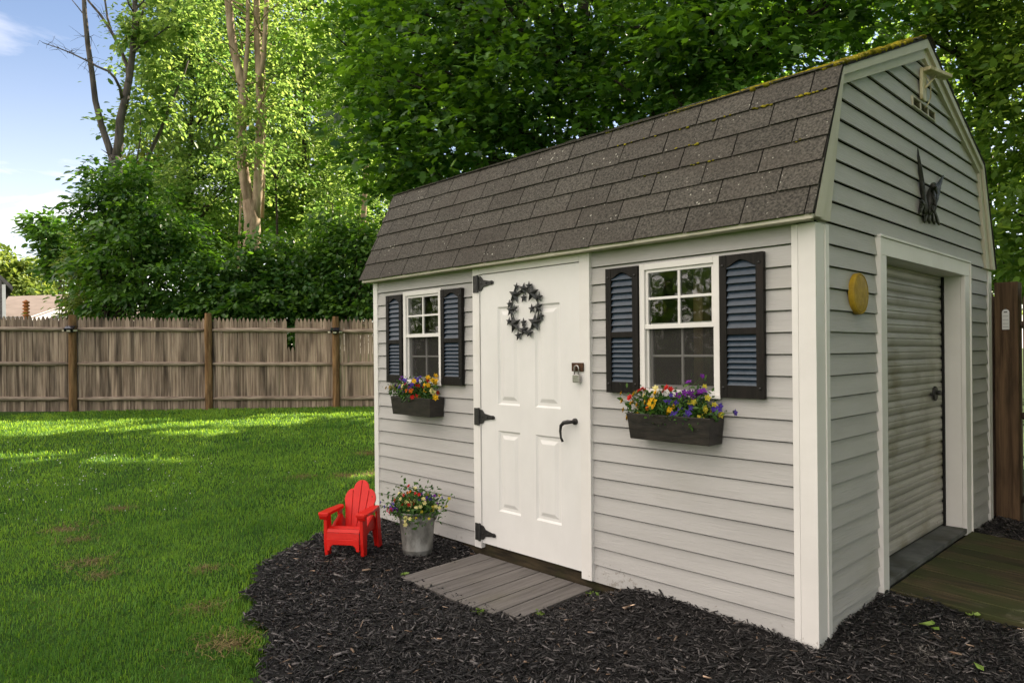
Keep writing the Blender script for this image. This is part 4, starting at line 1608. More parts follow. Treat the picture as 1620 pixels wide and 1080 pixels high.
arrangement('flower_arrangement', 'dome of cream, red and violet flowers growing out of the zinc bucket', (BX, BY, .225), bucket_root,
            [('cream', 22, bk(-.01, -.09, .30), (.08, .05, .035)), ('lemon', 10, bk(.13, -.04, .29), (.04, .05, .04)), ('violet', 10, bk(-.15, -.03, .29), (.035, .04, .03)),
             ('purple', 6, bk(-.16, -.06, .26), (.03, .03, .02)), ('red', 11, bk(-.04, -.04, .34), (.07, .05, .04)), ('violet', 12, bk(.10, -.02, .34), (.06, .05, .03)),
             ('orange', 4, bk(-.02, 0, .37), (.06, .04, .02)), ('cream', 8, bk(-.05, -.02, .35), (.08, .05, .03)), ('lemon', 3, bk(.02, -.15, .22), (.06, .01, .015)),
             ('cream', 3, bk(-.06, -.135, .19), (.006, .006, .015)), ('purple', 5, bk(.05, -.06, .33), (.06, .04, .03)), ('pink', 6, bk(-.17, -.05, .26), (.02, .02, .015))], 26, .06, fs=.72)


# ------------------------------------------------------------------ child's red garden chair
def chair():
    t = thing('garden_chair', "child's red plastic slatted garden chair on the black mulch", 'chair', (-2.862, -.705, -.035), R(35))
    t.scale = (.82, .90, .915)
    kw = dict(local=True)
    m = M['red']

    def side_panel(s):
        b = MB()
        x0, x1 = (s * .142, s * .196) if s > 0 else (s * .196, s * .142)
        # front leg: broad board, wider at the arm
        leg = [(-.020, 0), (-.078, 0), (-.092, .10), (-.095, .30), (-.020, .30), (-.012, .20)]
        b.prism([(y + .0, z) for y, z in leg], lambda a, c, d: (d, a, c), s * .142, s * .172)
        b.build('leg', m, t, bevel=.006, seg=3, **kw)
        b = MB()
        rear = [(.215, 0), (.265, 0), (.250, .10), (.215, .20), (.150, .26), (.05, .22), (.00, .19), (-.02, .12), (.06, .155), (.16, .15)]
        b.prism(rear, lambda a, c, d: (d, a, c), s * .128, s * .160)
        b.build('leg', m, t, bevel=.006, seg=3, **kw)
        b = MB()
        arm = [(s * .118, -.118), (s * .120, .16), (s * .150, .205), (s * .185, .20), (s * .212, .02), (s * .214, -.10), (s * .198, -.122)]
        b.prism(arm, lambda a, c, d: (a, c, d), .300, .322)
        # curled lip under the front of the arm
        b.prism([(-.120, .300), (-.100, .300), (-.094, .270), (-.104, .270)], lambda a, c, d: (d, a, c), s * .128, s * .200)
        b.build('armrest', m, t, bevel=.006, seg=3, **kw)
        b = MB()
        b.prism([(.19, .0), (.262, .0), (.235, .15), (.215, .305), (.150, .305), (.170, .15)], lambda a, c, d: (d, a, c), s * .163, s * .180)
        b.build('leg', m, t, bevel=.004, **kw)

    side_panel(-1)
    side_panel(1)
    # seat: slats following a scooped line, the front one rolling over into an arched apron
    line = [(.155, .165), (.085, .180), (.082, .180), (.015, .202), (.012, .202), (-.050, .214), (-.054, .214), (-.086, .204), (-.100, .178), (-.104, .130)]
    b = MB()
    for i in (0, 2, 4):
        (ya, za), (yb, zb) = line[i], line[i + 1]
        b.prism([(ya, za), (yb, zb), (yb, zb - .014), (ya, za - .014)], lambda a, c, d: (d, a, c), -.141, .141)
    for i in (6, 7, 8):
        (ya, za), (yb, zb) = line[i], line[i + 1]
        b.prism([(ya, za), (yb, zb), (yb + .013, zb - .003), (ya + .008, za - .014)], lambda a, c, d: (d, a, c), -.141, .141)
    ap = [(-.141, .131), (-.141, .045), (-.118, .045), (-.108, .075), (-.085, .090), (.085, .090), (.108, .075), (.118, .045), (.141, .045), (.141, .131)]
    b.prism(ap, lambda a, c, d: (a, d, c), -.105, -.090)
    b.build('seat', m, t, bevel=.004, **kw)
    # back: four slats fanning upward with rounded heads
    base, tilt = np.array((0, .140, .150)), R(20)
    upv = np.array((0, math.sin(tilt), math.cos(tilt)))
    nrm_ = np.array((0, math.cos(tilt), -math.sin(tilt)))
    outer = []
    tops = {-2: .305, -1: .372, 1: .372, 2: .305}
    edges = {-2: (-.100, -.0525), -1: (-.050, -.002), 1: (.002, .050), 2: (.0525, .100)}
    for k in (-2, -1, 1, 2):
        a0, a1 = edges[k]
        sp = 1.42
        b = MB()
        h = tops[k]
        sgn = 1 if k > 0 else -1
        inn, out = (a0, a1) if k > 0 else (a1, a0)
        pts = [(inn, 0), (out, 0)]
        if abs(k) == 2:
            for q in np.linspace(0, 1, 12):
                ww = out * (1 + (sp - 1) * min(q * 1.25, 1)) if q < .72 else None
                hh = h * q
                if q < .72:
                    pts.append((ww, hh))
            wmax = out * sp
            ic = inn * 1.42
            for q in np.linspace(0, math.pi / 2 * 1.1, 9):
                pts.append((ic + (wmax - ic) * math.cos(q) * 1.0, h * .72 + h * .28 * math.sin(q)))
            pts.append((inn * 1.42, h * .93))
        else:
            pts += [(out * (1 + .42 * q), h * .80 * q) for q in (.5, .8, 1.0)]
            ow = out * 1.42
            for q in np.linspace(0, math.pi / 2, 9)[1:]:
                pts.append((inn + (ow - inn) * math.cos(q), h * .80 + h * .20 * math.sin(q)))
        fn = lambda a, c, d: tuple(base + np.array((a, 0, 0)) + upv * c + nrm_ * d)
        b.prism(pts, fn, 0, .014)
        b.build('back_slat', m, t, bevel=.003, **kw)
    b = MB()
    for c in (.10, .215):
        b.obox(base + upv * c + nrm_ * .020, (1, 0, 0), upv, nrm_, .105 if c > .2 else .09, .014, .006)
    b.build('back_rail', m, t, bevel=.002, **kw)


chair()

# ------------------------------------------------------------------ the two ramps
b = MB()
n = 7
x0, x1 = -2.302, -1.290
wd = (x1 - x0) / n
for k in range(n):
    a0, a1 = x0 + k * wd + .0038, x0 + (k + 1) * wd - .0038
    fe = -.668 + random.uniform(-.006, .006) - .018 * math.sin(math.pi * (k + .5) / n) + (.05 if k == n - 1 else 0)
    vs = [(a0, fe, -.070), (a1, fe - .004, -.070), (a1, -.022, -.058), (a0, -.022, -.058), (a0, fe, -.105), (a1, fe, -.105), (a1, -.022, -.105), (a0, -.022, -.105)]
    b.add(vs, [(0, 1, 2, 3), (0, 4, 5, 1), (1, 5, 6, 2), (2, 6, 7, 3), (3, 7, 4, 0)])
o = b.build('wooden_ramp', M['deck'], None, bevel=.003)
tag(o, 'low grey board ramp lying in the mulch before the white door', 'ramp')
b = MB()
n = 10
y0, y1 = 0.842, 2.478
wd = (y1 - y0) / n
for k in range(n):
    a0, a1 = y0 + k * wd + .0015, y0 + (k + 1) * wd - .0015
    e = random.uniform(-.002, .002)
    vs = [(.028, a0, .048 + e), (1.30, a0, -.005 + e), (1.30, a1, -.005 + e), (.028, a1, .048 + e), (.028, a0, -.10), (1.30, a0, -.12), (1.30, a1, -.12), (.028, a1, -.10)]
    b.add(vs, [(0, 1, 2, 3), (0, 4, 5, 1), (1, 5, 6, 2), (2, 6, 7, 3), (3, 7, 4, 0)])
o = b.build('wooden_ramp', M['moss_deck'], None, bevel=.004)
tag(o, 'dark mossy plank ramp leading up to the roller door', 'ramp')


# small green bits on the mulch
def bit(px_, py_, label, s, pts):
    b = MB()
    for (x, y, a, l) in pts:
        d = np.array((math.cos(a), math.sin(a), .15))
        sd = np.array((-math.sin(a), math.cos(a), .1))
        c = np.array((px_ + x, py_ + y, float(mulch_z(px_ + x, py_ + y)) + .022))
        b.add([c, c + d * l * .3 + sd * l * .26, c + d * l * .75 + sd * l * .2 + (0, 0, .01), c + d * l, c + d * l * .7 - sd * l * .24, c + d * l * .3 - sd * l * .2 + (0, 0, .008)], [(0, 1, 2, 3), (0, 3, 4, 5)])
    tag(b.build('fallen_leaf', M['debris'], None), label, 'leaf', 'green leaf scraps on the mulch')


bit(.27, .48, 'crumpled pale green leaf scrap on the mulch nearest the corner post', 1, [(0, 0, .2, .06), (.03, .02, 1.0, .045), (.05, 0, -.5, .05)])
bit(.40, .80, 'pale green leaf scrap at the edge of the mossy ramp', 1, [(0, 0, .4, .05), (.02, .01, 1.8, .035), (.01, 0, 2.9, .03)])
bit(.60, .16, 'single pale green leaf lying by itself farthest out in the mulch', 1, [(0, 0, 2.4, .06)])


def weed(cx, cy, n, label):
    C = np.stack([rng.normal(cx, .016, n), rng.normal(cy, .011, n)], -1)
    C = np.concatenate([C, mulch_z(C[:, 0], C[:, 1])[:, None] + .004], 1)
    dr = norm(rng.normal(0, 1, (n, 3)) * np.array((1, 1, .4)) + np.array((0, 0, .7)))
    sd = norm(np.cross(dr, rng.normal(0, 1, (n, 3))))
    L = rng.uniform(.015, .035, n)[:, None]
    V = np.stack([C, C + dr * L * .5 + sd * L * .28, C + dr * L, C + dr * L * .5 - sd * L * .28], 1)
    tag(fastmesh('weed_tuft', V.reshape(-1, 3), 4, [(0, 1, 2, 3)], M['debris']), label, 'weed', 'weeds round the door ramp')


weed(-2.33, -.62, 14, 'tiny weed at the corner of the grey ramp nearest the zinc bucket')
weed(-1.52, -.70, 26, 'small green weed under the front edge of the grey ramp')
weed(-1.27, -.48, 22, 'small green weed along the long edge of the grey ramp facing the corner post')
weed(-1.28, -.06, 22, 'small green weed below the latch side of the door frame')

# ------------------------------------------------------------------ stockade fence across the lawn
FP = np.array((-14.876, -.865, 0))
FU = np.array((.616, .788, 0))
FU /= np.linalg.norm(FU)
FN = np.array((FU[1], -FU[0], 0))            # towards the yard


def fence_t(px):
    k = RT * FPX - (px - 810) * FW
    return -((FP - CAM) @ k) / (FU @ k)


def fpt(t, out, z):
    p = FP + FU * t + FN * out
    return (p[0], p[1], z)


def fz(t):
    return 0.285 - 0.0125 * np.clip(t, -3, 9)


def left_fence():
    root = thing('stockade_fence', 'long weathered picket stockade fence across the back of the lawn', 'fence', tuple(FP + (0, 0, .25)))
    ps = [fence_t(118), fence_t(332), fence_t(533)]
    sp = (ps[2] - ps[0]) / 2
    posts = [ps[0] - 2 * sp, ps[0] - sp] + ps + [ps[2] + sp, ps[2] + 2 * sp]
    tgap = fence_t(461)
    for t0, t1 in zip(posts[:-1], posts[1:]):
        b = MB()
        t = t0
        while t < t1 - .001:
            w = .0785 + random.uniform(-.004, .004)
            a0, a1 = t + .0017, min(t + w, t1) - .0017
            lift = random.uniform(-.012, .012)
            g = fz(t) - .02
            top = fz(t) + 1.80 + lift
            if abs((a0 + a1) / 2 - tgap) < .045:
                top = fz(t) + 1.22
            o = random.uniform(-.006, .006)
            m_, h = (a0 + a1) / 2, (a1 - a0) / 2
            if top > 1.75:
                pl = [(a0, g), (a1, g), (a1, top - .085), (m_ + h * .62, top - .040), (m_ + h * .22, top - .004), (m_ - h * .22, top), (m_ - h * .62, top - .040), (a0, top - .085)]
            else:
                pl = [(a0, g), (a1, g), (a1, top - .10), (m_, top + .02), (a0, top - .05)]
            b.prism(pl, lambda a, c, d: fpt(a, d, c), o - .016, o)
            t += w
        b.build('picket_panel', M['fence'], root)
        for zz in (.215, .895, 1.555):
            b = MB()
            n = 9
            tt = np.linspace(t0 + .075, t1 - .075, n)
            sag = random.uniform(-.012, .012)
            pts = [fpt(q, .018, fz(q) + zz + sag * math.sin(math.pi * i / (n - 1)) + random.uniform(-.003, .003)) for i, q in enumerate(tt)]
            r = [.026] + [.043 + random.uniform(-.003, .003) for _ in range(n - 2)] + [.026]
            b.tube(pts, r, 10)
            b.build('rail', M['rail'], root, smooth=True)
    for i, t in enumerate(posts):
        b = MB()
        hh = {2: 1.83, 3: 1.885, 4: 1.84}.get(i, 1.85)
        z0 = fz(t) - .05
        n = 8
        b.tube([fpt(t + random.uniform(-.004, .004), .045, z0 + (hh + .05) * k / n) for k in range(n + 1)], [.069 + random.uniform(-.003, .003) for _ in range(n)] + [.062], 16)
        b.build('post', M['post'], root, smooth=False, bevel=.004)
    for t, lab in ((ps[0], 'black solar lamp clamped to the fence post nearest the far houses'), (ps[2], 'black solar lamp clamped to the fence post nearest the shed')):
        base = np.array(fpt(t, .12, fz(t) + 1.54))
        s = thing('solar_lamp', lab, 'lamp', tuple(base), 0, 'solar lamps on the fence posts')
        U, Nn, Z = FU, FN, np.array((0, 0, 1.0))
        b = MB()
        tl = R(28)
        ay = Nn * math.cos(tl) - Z * math.sin(tl)
        az = Nn * math.sin(tl) + Z * math.cos(tl)
        b.obox(base + Nn * .03 + Z * .045, U, ay, az, .085, .060, .009)
        b.obox(base + Nn * -.02, U, Nn, Z, .045, .03, .05)
        b.build('housing', M['lamp_black'], s, bevel=.004)
        b = MB()
        b.obox(base + Nn * .03 + Z * .045 + az * .0105, U, ay, az, .076, .052, .001)
        b.build('panel', M['solar'], s)
        for k in (-1, 0, 1):
            b = MB()
            c = base + U * .085 * k * 1.15 + Nn * (.05 - .02 * abs(k)) + Z * (-.012 + .006 * abs(k))
            d = norm(U * k * .8 + Nn * 1.0 - Z * .35)
            sd = norm(np.cross(d, Z))
            u2 = np.cross(sd, d)
            b.obox(c, sd, d, u2, .040, .022, .020)
            h = b.build('lamp_head', M['lamp_black'], s, bevel=.004)
            b = MB()
            b.obox(c + d * .0235, sd, d, u2, .034, .0012, .015)
            b.build('lens', M['lamp_lens'], h)


left_fence()


def right_fence():
    root = thing('plank_fence', 'dark old plank fence with a tall square post beside the gable wall', 'fence', (.15, 3.30, 0))
    b = MB()
    n = 6
    b.box(.022, .172, 3.20, 3.345, -.1, 1.815)
    b.build('post', M['right_post'], root, bevel=.006)
    b = MB()
    x = -1.2
    while x < 2.6:
        w = .088 + random.uniform(-.004, .004)
        if -.07 < x < .178:
            x = .181
            continue
        a0, a1 = x + .0015, x + w - .0015
        m_, h = (a0 + a1) / 2, (a1 - a0) / 2
        top = 1.765 + random.uniform(-.012, .012)
        o = random.uniform(-.004, .004)
        pl = [(a0, -.05), (a1, -.05), (a1, top - .085), (m_ + h * .55, top - .03), (m_ + h * .2, top), (m_ - h * .2, top), (m_ - h * .55, top - .03), (a0, top - .085)]
        b.prism(pl, lambda a, c, d: (a, d, c), 3.302 + o, 3.320 + o)
        x += w
    b.box(-.11, .0205, 3.326, 3.344, -.05, 1.72)
    b.build('picket_panel', M['right_fence'], root)
    for zz in (.17, .80, 1.49):
        b = MB()
        b.tube([(.176, 3.285, zz), (.21, 3.283, zz), (1.4, 3.283, zz + .01), (2.6, 3.283, zz)], [.024, .042, .045, .04], 10)
        b.build('rail', M['right_fence'], root, smooth=True)
    # white hanging tag on the post
    t = thing('thermometer', 'white plastic thermometer tag hooked on the tall square fence post', 'thermometer', (.097, 3.19, 1.53))
    b = MB()
    pl = [(.074, 1.455), (.120, 1.455), (.120, 1.585)] + [(.097 + .023 * math.cos(a), 1.585 + .024 * math.sin(a)) for a in np.linspace(0, math.pi, 9)[1:-1]] + [(.074, 1.585)]
    b.prism(pl, lambda a, c, d: (a, d, c), 3.186, 3.194)
    b.build('plate', M['tag_white'], t, bevel=.002)
    b = MB()
    b.box(.086, .108, 3.1845, 3.1855, 1.583, 1.591)
    b.tube([(.097, 3.192, 1.606), (.097, 3.180, 1.612), (.097, 3.192, 1.622)], .0022, 6)
    b.build('hook', M['iron'], t)
    b = MB()
    for z in (1.555, 1.527, 1.498, 1.474):
        b.box(.079, .115, 3.1847, 3.1855, z, z + .0035)
    b.build('print', M['tag_grey'], t)


right_fence()


# ------------------------------------------------------------------ houses beyond the fence
def far_house():
    D = 32.0
    c0 = at3(50, 560, D)                       # near eave corner of the gable face
    root_z = .2
    fdir = norm(np.array((RT[0] * .24 + FW[0] * .97, RT[1] * .24 + FW[1] * .97, 0)))     # along the gable face, near to far
    rdir = norm(np.array((-fdir[1], fdir[0], 0)))
    if rdir @ RT > 0:
        rdir = -rdir                           # along the ridge, to the picture left
    o = np.array((c0[0], c0[1], root_z))
    W, Ht, Rg = 7.6, 2.95, 4.30
    P = lambda a, l, z: o + fdir * a + rdir * l + np.array((0, 0, z))
    t = thing('house', 'white gabled house with a pinkish brown roof seen over the fence', 'house', tuple(o))
    b = MB()
    L = 12.0
    vs = [P(0, 0, 0), P(W, 0, 0), P(W, 0, Ht), P(W / 2, 0, Rg - .05), P(0, 0, Ht), P(0, L, 0), P(W, L, 0), P(W, L, Ht), P(W / 2, L, Rg - .05), P(0, L, Ht)]
    b.add(vs, [(0, 1, 2, 3, 4), (9, 8, 7, 6, 5), (0, 4, 9, 5), (1, 6, 7, 2)])
    b.build('wall', M['white_far'], t)
    b = MB()
    for a0, a1 in ((-.35, W / 2), (W + .35, W / 2)):
        z0 = Ht - .18
        q = [P(a0, -.25, z0), P(a0, L, z0), P(a1, L, Rg), P(a1, -.25, Rg)]
        b.add(q + [p_ - np.array((0, 0, .14)) for p_ in q], [(0, 1, 2, 3), (7, 6, 5, 4), (0, 4, 5, 1), (1, 5, 6, 2), (2, 6, 7, 3), (3, 7, 4, 0)])
    b.build('roof', M['roof_far'], t)
    b = MB()
    for a0, a1 in ((-.36, W / 2), (W + .36, W / 2)):
        z0 = Ht - .19
        q = [P(a0, -.30, z0), P(a1, -.30, Rg - .01), P(a1, -.30, Rg - .26), P(a0, -.30, z0 - .24)]
        b.add(q + [p_ + rdir * .04 for p_ in q], [(0, 1, 2, 3), (7, 6, 5, 4), (0, 4, 5, 1), (1, 5, 6, 2), (2, 6, 7, 3), (3, 7, 4, 0)])
    b.build('rake_board', M['white_far'], t)
    # small gable window and a lower wing on the right
    b = MB()
    q = [P(3.3, -.03, 2.55), P(4.3, -.03, 2.55), P(4.3, -.03, 3.45), P(3.3, -.03, 3.45)]
    b.add(q, [(0, 1, 2, 3)])
    b.build('window', M['dark_far'], t)
    b = MB()
    q = [P(2.2, -.4, 2.35), P(2.2, -3.6, 2.35), P(5.2, -3.6, 3.55), P(5.2, -.4, 3.55)]
    b.add(q + [p_ - np.array((0, 0, .14)) for p_ in q], [(0, 1, 2, 3), (7, 6, 5, 4), (0, 4, 5, 1), (1, 5, 6, 2), (2, 6, 7, 3), (3, 7, 4, 0)])
    b.build('roof', M['roof_far'], t)
    b = MB()
    vs = [P(2.5, -.3, 0), P(2.5, -3.3, 0), P(2.5, -3.3, 2.3), P(2.5, -.3, 2.3), P(5.2, -3.3, 0), P(5.2, -3.3, 3.3), P(5.2, -.3, 0), P(5.2, -.3, 3.3)]
    b.add(vs, [(0, 1, 2, 3), (1, 4, 5, 2), (4, 6, 7, 5)])
    b.build('wall', M['white_far'], t)


far_house()


def left_house():
    D = 27.0
    r2 = norm(np.array((RT[0], RT[1], 0)))
    o = at3(9, 560, D)
    o[2] = .2
    f2 = norm((o - CAM) * np.array((1, 1, 0)) + r2 * -1.6)
    t = thing('house', 'dark clapboard house with a white corner board in front of the pinkish roof', 'house', tuple(o))
    P = lambda a, l, z: o - r2 * a + f2 * l + np.array((0, 0, z))
    b = MB()
    for k in range(34):
        z0 = k * .12
        b.add([P(.12, -.02, z0), P(7, -.02, z0), P(7, 0, z0 + .12), P(.12, 0, z0 + .12)], [(0, 1, 2, 3)])
        b.add([P(.12, -.02, z0), P(7, -.02, z0), P(7, 0, z0), P(.12, 0, z0)], [(0, 1, 2, 3)])
    b.add([P(0, 0, 0), P(0, 6, 0), P(0, 6, 4.1), P(0, 0, 4.1)], [(0, 1, 2, 3)])
    b.add([P(.0, 0.01, 4.0), P(7, .01, 4.0), P(3.5, .01, 7.2)], [(0, 1, 2)])
    b.build('wall', M['dark_far'], t)
    b = MB()
    vs = [P(a, l, z) for z in (0, 3.9) for l in (-.05, .08) for a in (-.02, .12)]
    b.add(vs, [(0, 2, 3, 1), (4, 5, 7, 6), (0, 1, 5, 4), (2, 6, 7, 3), (0, 4, 6, 2), (1, 3, 7, 5)])
    b.build('corner_board', M['white_far'], t)
    b = MB()
    for s in (0, 1):
        f = (lambda a: a) if s == 0 else (lambda a: 7 - a)
        q = [P(f(-.28), -.35, 3.80), P(f(-.28), 6.3, 3.80), P(f(3.5), 6.3, 7.35), P(f(3.5), -.35, 7.35)]
        b.add(q + [p_ - np.array((0, 0, .16)) for p_ in q], [(0, 1, 2, 3), (7, 6, 5, 4), (0, 4, 5, 1), (1, 5, 6, 2), (2, 6, 7, 3), (3, 7, 4, 0)])
    b.build('roof', M['dark_far'], t)


left_house()
D_ = 18.0
o = at3(42, 560, D_)
b = MB()
prof = [(0.0, 2.78)]
for k in range(5):
    z = 2.74 - .085 * k
    prof += [(.050, z), (.082, z - .018), (.082, z - .045), (.050, z - .062)]
prof += [(.045, 2.25), (.04, .2)]
b.lathe(prof, (o[0], o[1], 0), n=16)
tag(b.build('garden_finial', M['terracotta'], None, smooth=False), 'orange ringed terracotta finial just over the fence by the far houses', 'finial')

# ------------------------------------------------------------------ trees
# places on the lawn kept sunlit by leaving leaves out of the crowns (lawn x, y, half length, half depth, turn)
def _pat(px, py, z=.17):
    v = FW + RT * (px - 810) / FPX + DN * (py - 555.7) / FPX
    k = (z - CAM[2]) / v[2]
    p = CAM + v * k
    return p[0], p[1]


PATCH = []
for x_, y_, hl, hd, tn in ((-12.1, -1.2, 1.3, .55, .0), (-10.7, .05, 1.05, .34, .05), (-9.9, 1.3, 1.35, .32, .10), (-10.2, 2.4, .80, .22, .12), (-9.0, -1.35, .80, .26, 0), (-8.1, -.75, .45, .19, 0), (-11.0, -.9, 1.0, .30, .05), (-9.4, .5, .7, .22, .05),
                           (-7.6, -.35, .36, .14, .0), (-11.6, .2, .8, .15, 0), (-9.6, -.2, .45, .10, .0), (-9.6, 4.3, .5, .1, .1), (-8.9, .6, .25, .07, 0)):
    PATCH.append((x_, y_, hl, hd, tn))
RU = norm(np.array((RT[0], RT[1])))
FU2 = norm(np.array((FW[0], FW[1])))


def sunlit(P):
    """True where a leaf stands between the sun and one of the bright places on the lawn"""
    k = (P[:, 2] - .17) / SUN[2]
    X = P[:, 0] - SUN[0] * k
    Y = P[:, 1] - SUN[1] * k
    hit = np.zeros(len(P), bool)
    rag = (vnoise(X * 2.3 + 4, Y * 2.3) - .5) * 1.1 + (vnoise(X * 6, Y * 6 + 30) - .5) * .9
    for x, y, hl, hd, tn in PATCH:
        dx, dy = X - x, Y - y
        a = dx * RU[0] + dy * RU[1]
        c = dx * FU2[0] + dy * FU2[1] - tn * a
        hit |= (a / hl) ** 2 + (c / hd) ** 2 < 1.45 + rag
    return hit


MAPLE = np.array([(0, 0, 0), (.42, 0, .03), (1.0, 0, -.08),
                  (.02, .30, -.03), (.24, .20, .0), (.46, .52, -.08), (.54, .24, .0), (.80, .20, -.03),
                  (.02, -.30, -.03), (.24, -.20, .0), (.46, -.52, -.08), (.54, -.24, .0), (.80, -.20, -.03)])
MAPLE_F = [(0, 1, 2, 7, 6, 5, 4, 3), (0, 8, 9, 10, 11, 12, 2, 1)]
OVAL = np.array([(0, 0, 0), (.30, .26, .05), (.68, .24, .02), (1.0, 0, -.10), (.68, -.24, .02), (.30, -.26, .05)])
OVAL_F = [(0, 1, 2, 3), (0, 3, 4, 5)]


def leaves(name, parent, mat, C, D, Nn, S, shape='oval', rnd=None, carve=True):
    if carve:
        k = ~sunlit(C)
        C, D, Nn, S = C[k], D[k], Nn[k], S[k]
        if rnd is not None:
            rnd = rnd[k]
    T, F = (MAPLE, MAPLE_F) if shape == 'maple' else (OVAL, OVAL_F)
    D = norm(D)
    sd = norm(np.cross(Nn, D))
    Nn = np.cross(D, sd)
    V = C[:, None, :] + S[:, None, None] * (T[None, :, 0:1] * D[:, None, :] + T[None, :, 1:2] * sd[:, None, :] + T[None, :, 2:3] * Nn[:, None, :])
    return fastmesh(name, V.reshape(-1, 3), len(T), F, mat, parent, rnd=rnd)


def spray_points(centres, outs, n, rad, droop, flat=.16):
    """n leaf places on each flat, drooping spray"""
    m = len(centres)
    c = np.repeat(centres, n, 0)
    o = np.repeat(outs, n, 0)
    o2 = o.copy()
    o2[:, 2] *= .25
    o2 = norm(o2)
    s = norm(np.cross(o2, np.array((0, 0, 1.0))))
    r = np.repeat(rad, n)
    a = np.clip(rng.normal(0, .62, m * n), -1.3, 1.3) * r
    b = np.clip(rng.normal(0, .50, m * n), -1.1, 1.1) * r
    q = np.hypot(a, b) / r
    P = c + o2 * a[:, None] + s * b[:, None]
    P[:, 2] += -droop * q ** 2 * r + rng.normal(0, flat, m * n) * r + a * o[:, 2] * .4
    D = norm(o2 * (a / r)[:, None] * 1.0 + s * (b / r)[:, None] * 1.0 + o2 * .5 + rng.normal(0, .45, (m * n, 3)))
    D[:, 2] -= .28
    Nn = norm(np.array((0, 0, 1.0)) + np.repeat(rng.normal(0, .22, (m, 3)), n, 0) + rng.normal(0, .30, (m * n, 3)))
    return P, norm(D), Nn


def crown(parent, mat, blobs, shape, leaf, per=24, rad=.55, droop=.35, hollow=.5, axis=None, carve=True, name='crown', tone=(0, 1)):
    """blobs: (centre, (rx, ry, rz), number of sprays)"""
    CC, OO, RR = [], [], []
    for c, r, n in blobs:
        c = np.asarray(c, float)
        v = norm(rng.normal(0, 1, (n, 3)))
        u = (hollow ** 3 + (1 - hollow ** 3) * rng.random(n)) ** (1 / 3)
        # lobed outline: the radius swells and shrinks with direction
        lob = .80 + .42 * vnoise(v[:, 0] * 2.3 + c[0], v[:, 1] * 2.3 + v[:, 2] * 1.9 + c[1])
        p = c + v * (u * lob)[:, None] * np.asarray(r, float)
        ax = c if axis is None else np.asarray(axis, float)
        out = p - np.array((ax[0], ax[1], 0))
        out[:, 2] = v[:, 2] * 1.0
        CC.append(p)
        OO.append(norm(out))
        RR.append(rad * rng.uniform(.6, 1.35, n))
    CC, OO, RR = np.concatenate(CC), np.concatenate(OO), np.concatenate(RR)
    P, D, Nn = spray_points(CC, OO, per, RR, droop)
    S = leaf * rng.uniform(.6, 1.25, len(P))
    base = np.repeat(np.clip(rng.normal(.45, .30, len(CC)), 0, 1), per)
    rn = np.clip(base + rng.normal(0, .17, len(P)), 0, 1)
    rn = tone[0] + (tone[1] - tone[0]) * rn
    leaves(name, parent, mat, P, D, Nn, S, shape, rn, carve)
    return CC


def limbs(b, stem, ends, r0=.05, n=6, take=40):
    """curved branches from the stem polyline to some of the spray centres"""
    stem = [np.asarray(p, float) for p in stem]
    idx = rng.choice(len(ends), min(take, len(ends)), replace=False)
    for i in idx:
        e = ends[i]
        # leave the stem a bit below the end
        k = min(range(len(stem)), key=lambda j: abs(stem[j][2] - (e[2] - .35 * np.linalg.norm(e[:2] - stem[j][:2]) - .1)))
        s = stem[k]
        L = np.linalg.norm(e - s)
        if L < .2:
            continue
        m1 = s + (e - s) * .4 + np.array((0, 0, .10 * L)) + rng.normal(0, .04 * L, 3)
        m2 = s + (e - s) * .75 + np.array((0, 0, .06 * L)) + rng.normal(0, .03 * L, 3)
        r = r0 * min(1.0, L / 2.2)
        b.tube([s, m1, m2, e], [r, r * .62, r * .36, r * .12], n, cap=False)


def stemline(base, top, bend=.15, n=7):
    base, top = np.asarray(base, float), np.asarray(top, float)
    L = np.linalg.norm(top - base)
    pts = []
    for k in range(n + 1):
        t = k / n
        p = base + (top - base) * t
        if 0 < k < n:
            p = p + rng.normal(0, bend * .12 * L / n, 3) * np.array((1, 1, .2))
        pts.append(p)
    return pts


def tree(name, label, base, top, r, blobs, leafm, bark, shape='oval', leaf=.12, per=24, rad=.55, group=None, cat='tree', take=40, droop=.35, hollow=.5, carve=True,
         limb_r=.05, extra_stems=(), tone=(0, 1)):
    t = thing(name, label, cat, tuple(base), 0, group)
    st = stemline(base, top)
    b = MB()
    n = len(st)
    b.tube([st[0] - np.array((0, 0, .2))] + st, [r * 1.35] + [r * (1 - .82 * k / (n - 1)) for k in range(n)], 12)
    ends = crown(t, leafm, blobs, shape, leaf, per, rad, droop, hollow, axis=base, carve=carve, tone=tone)
    limbs(b, st[1:], ends, limb_r, take=take)
    for e in extra_stems:
        pts, rr = e
        b.tube(pts, rr, 10)
    b.build('trunk', bark, t, smooth=True)
    return t


def blob(px, py, D, rx, rz, n, ry=None):
    ry = rx if ry is None else ry
    return (at3(px, py, D), (rx, ry, rz), n)


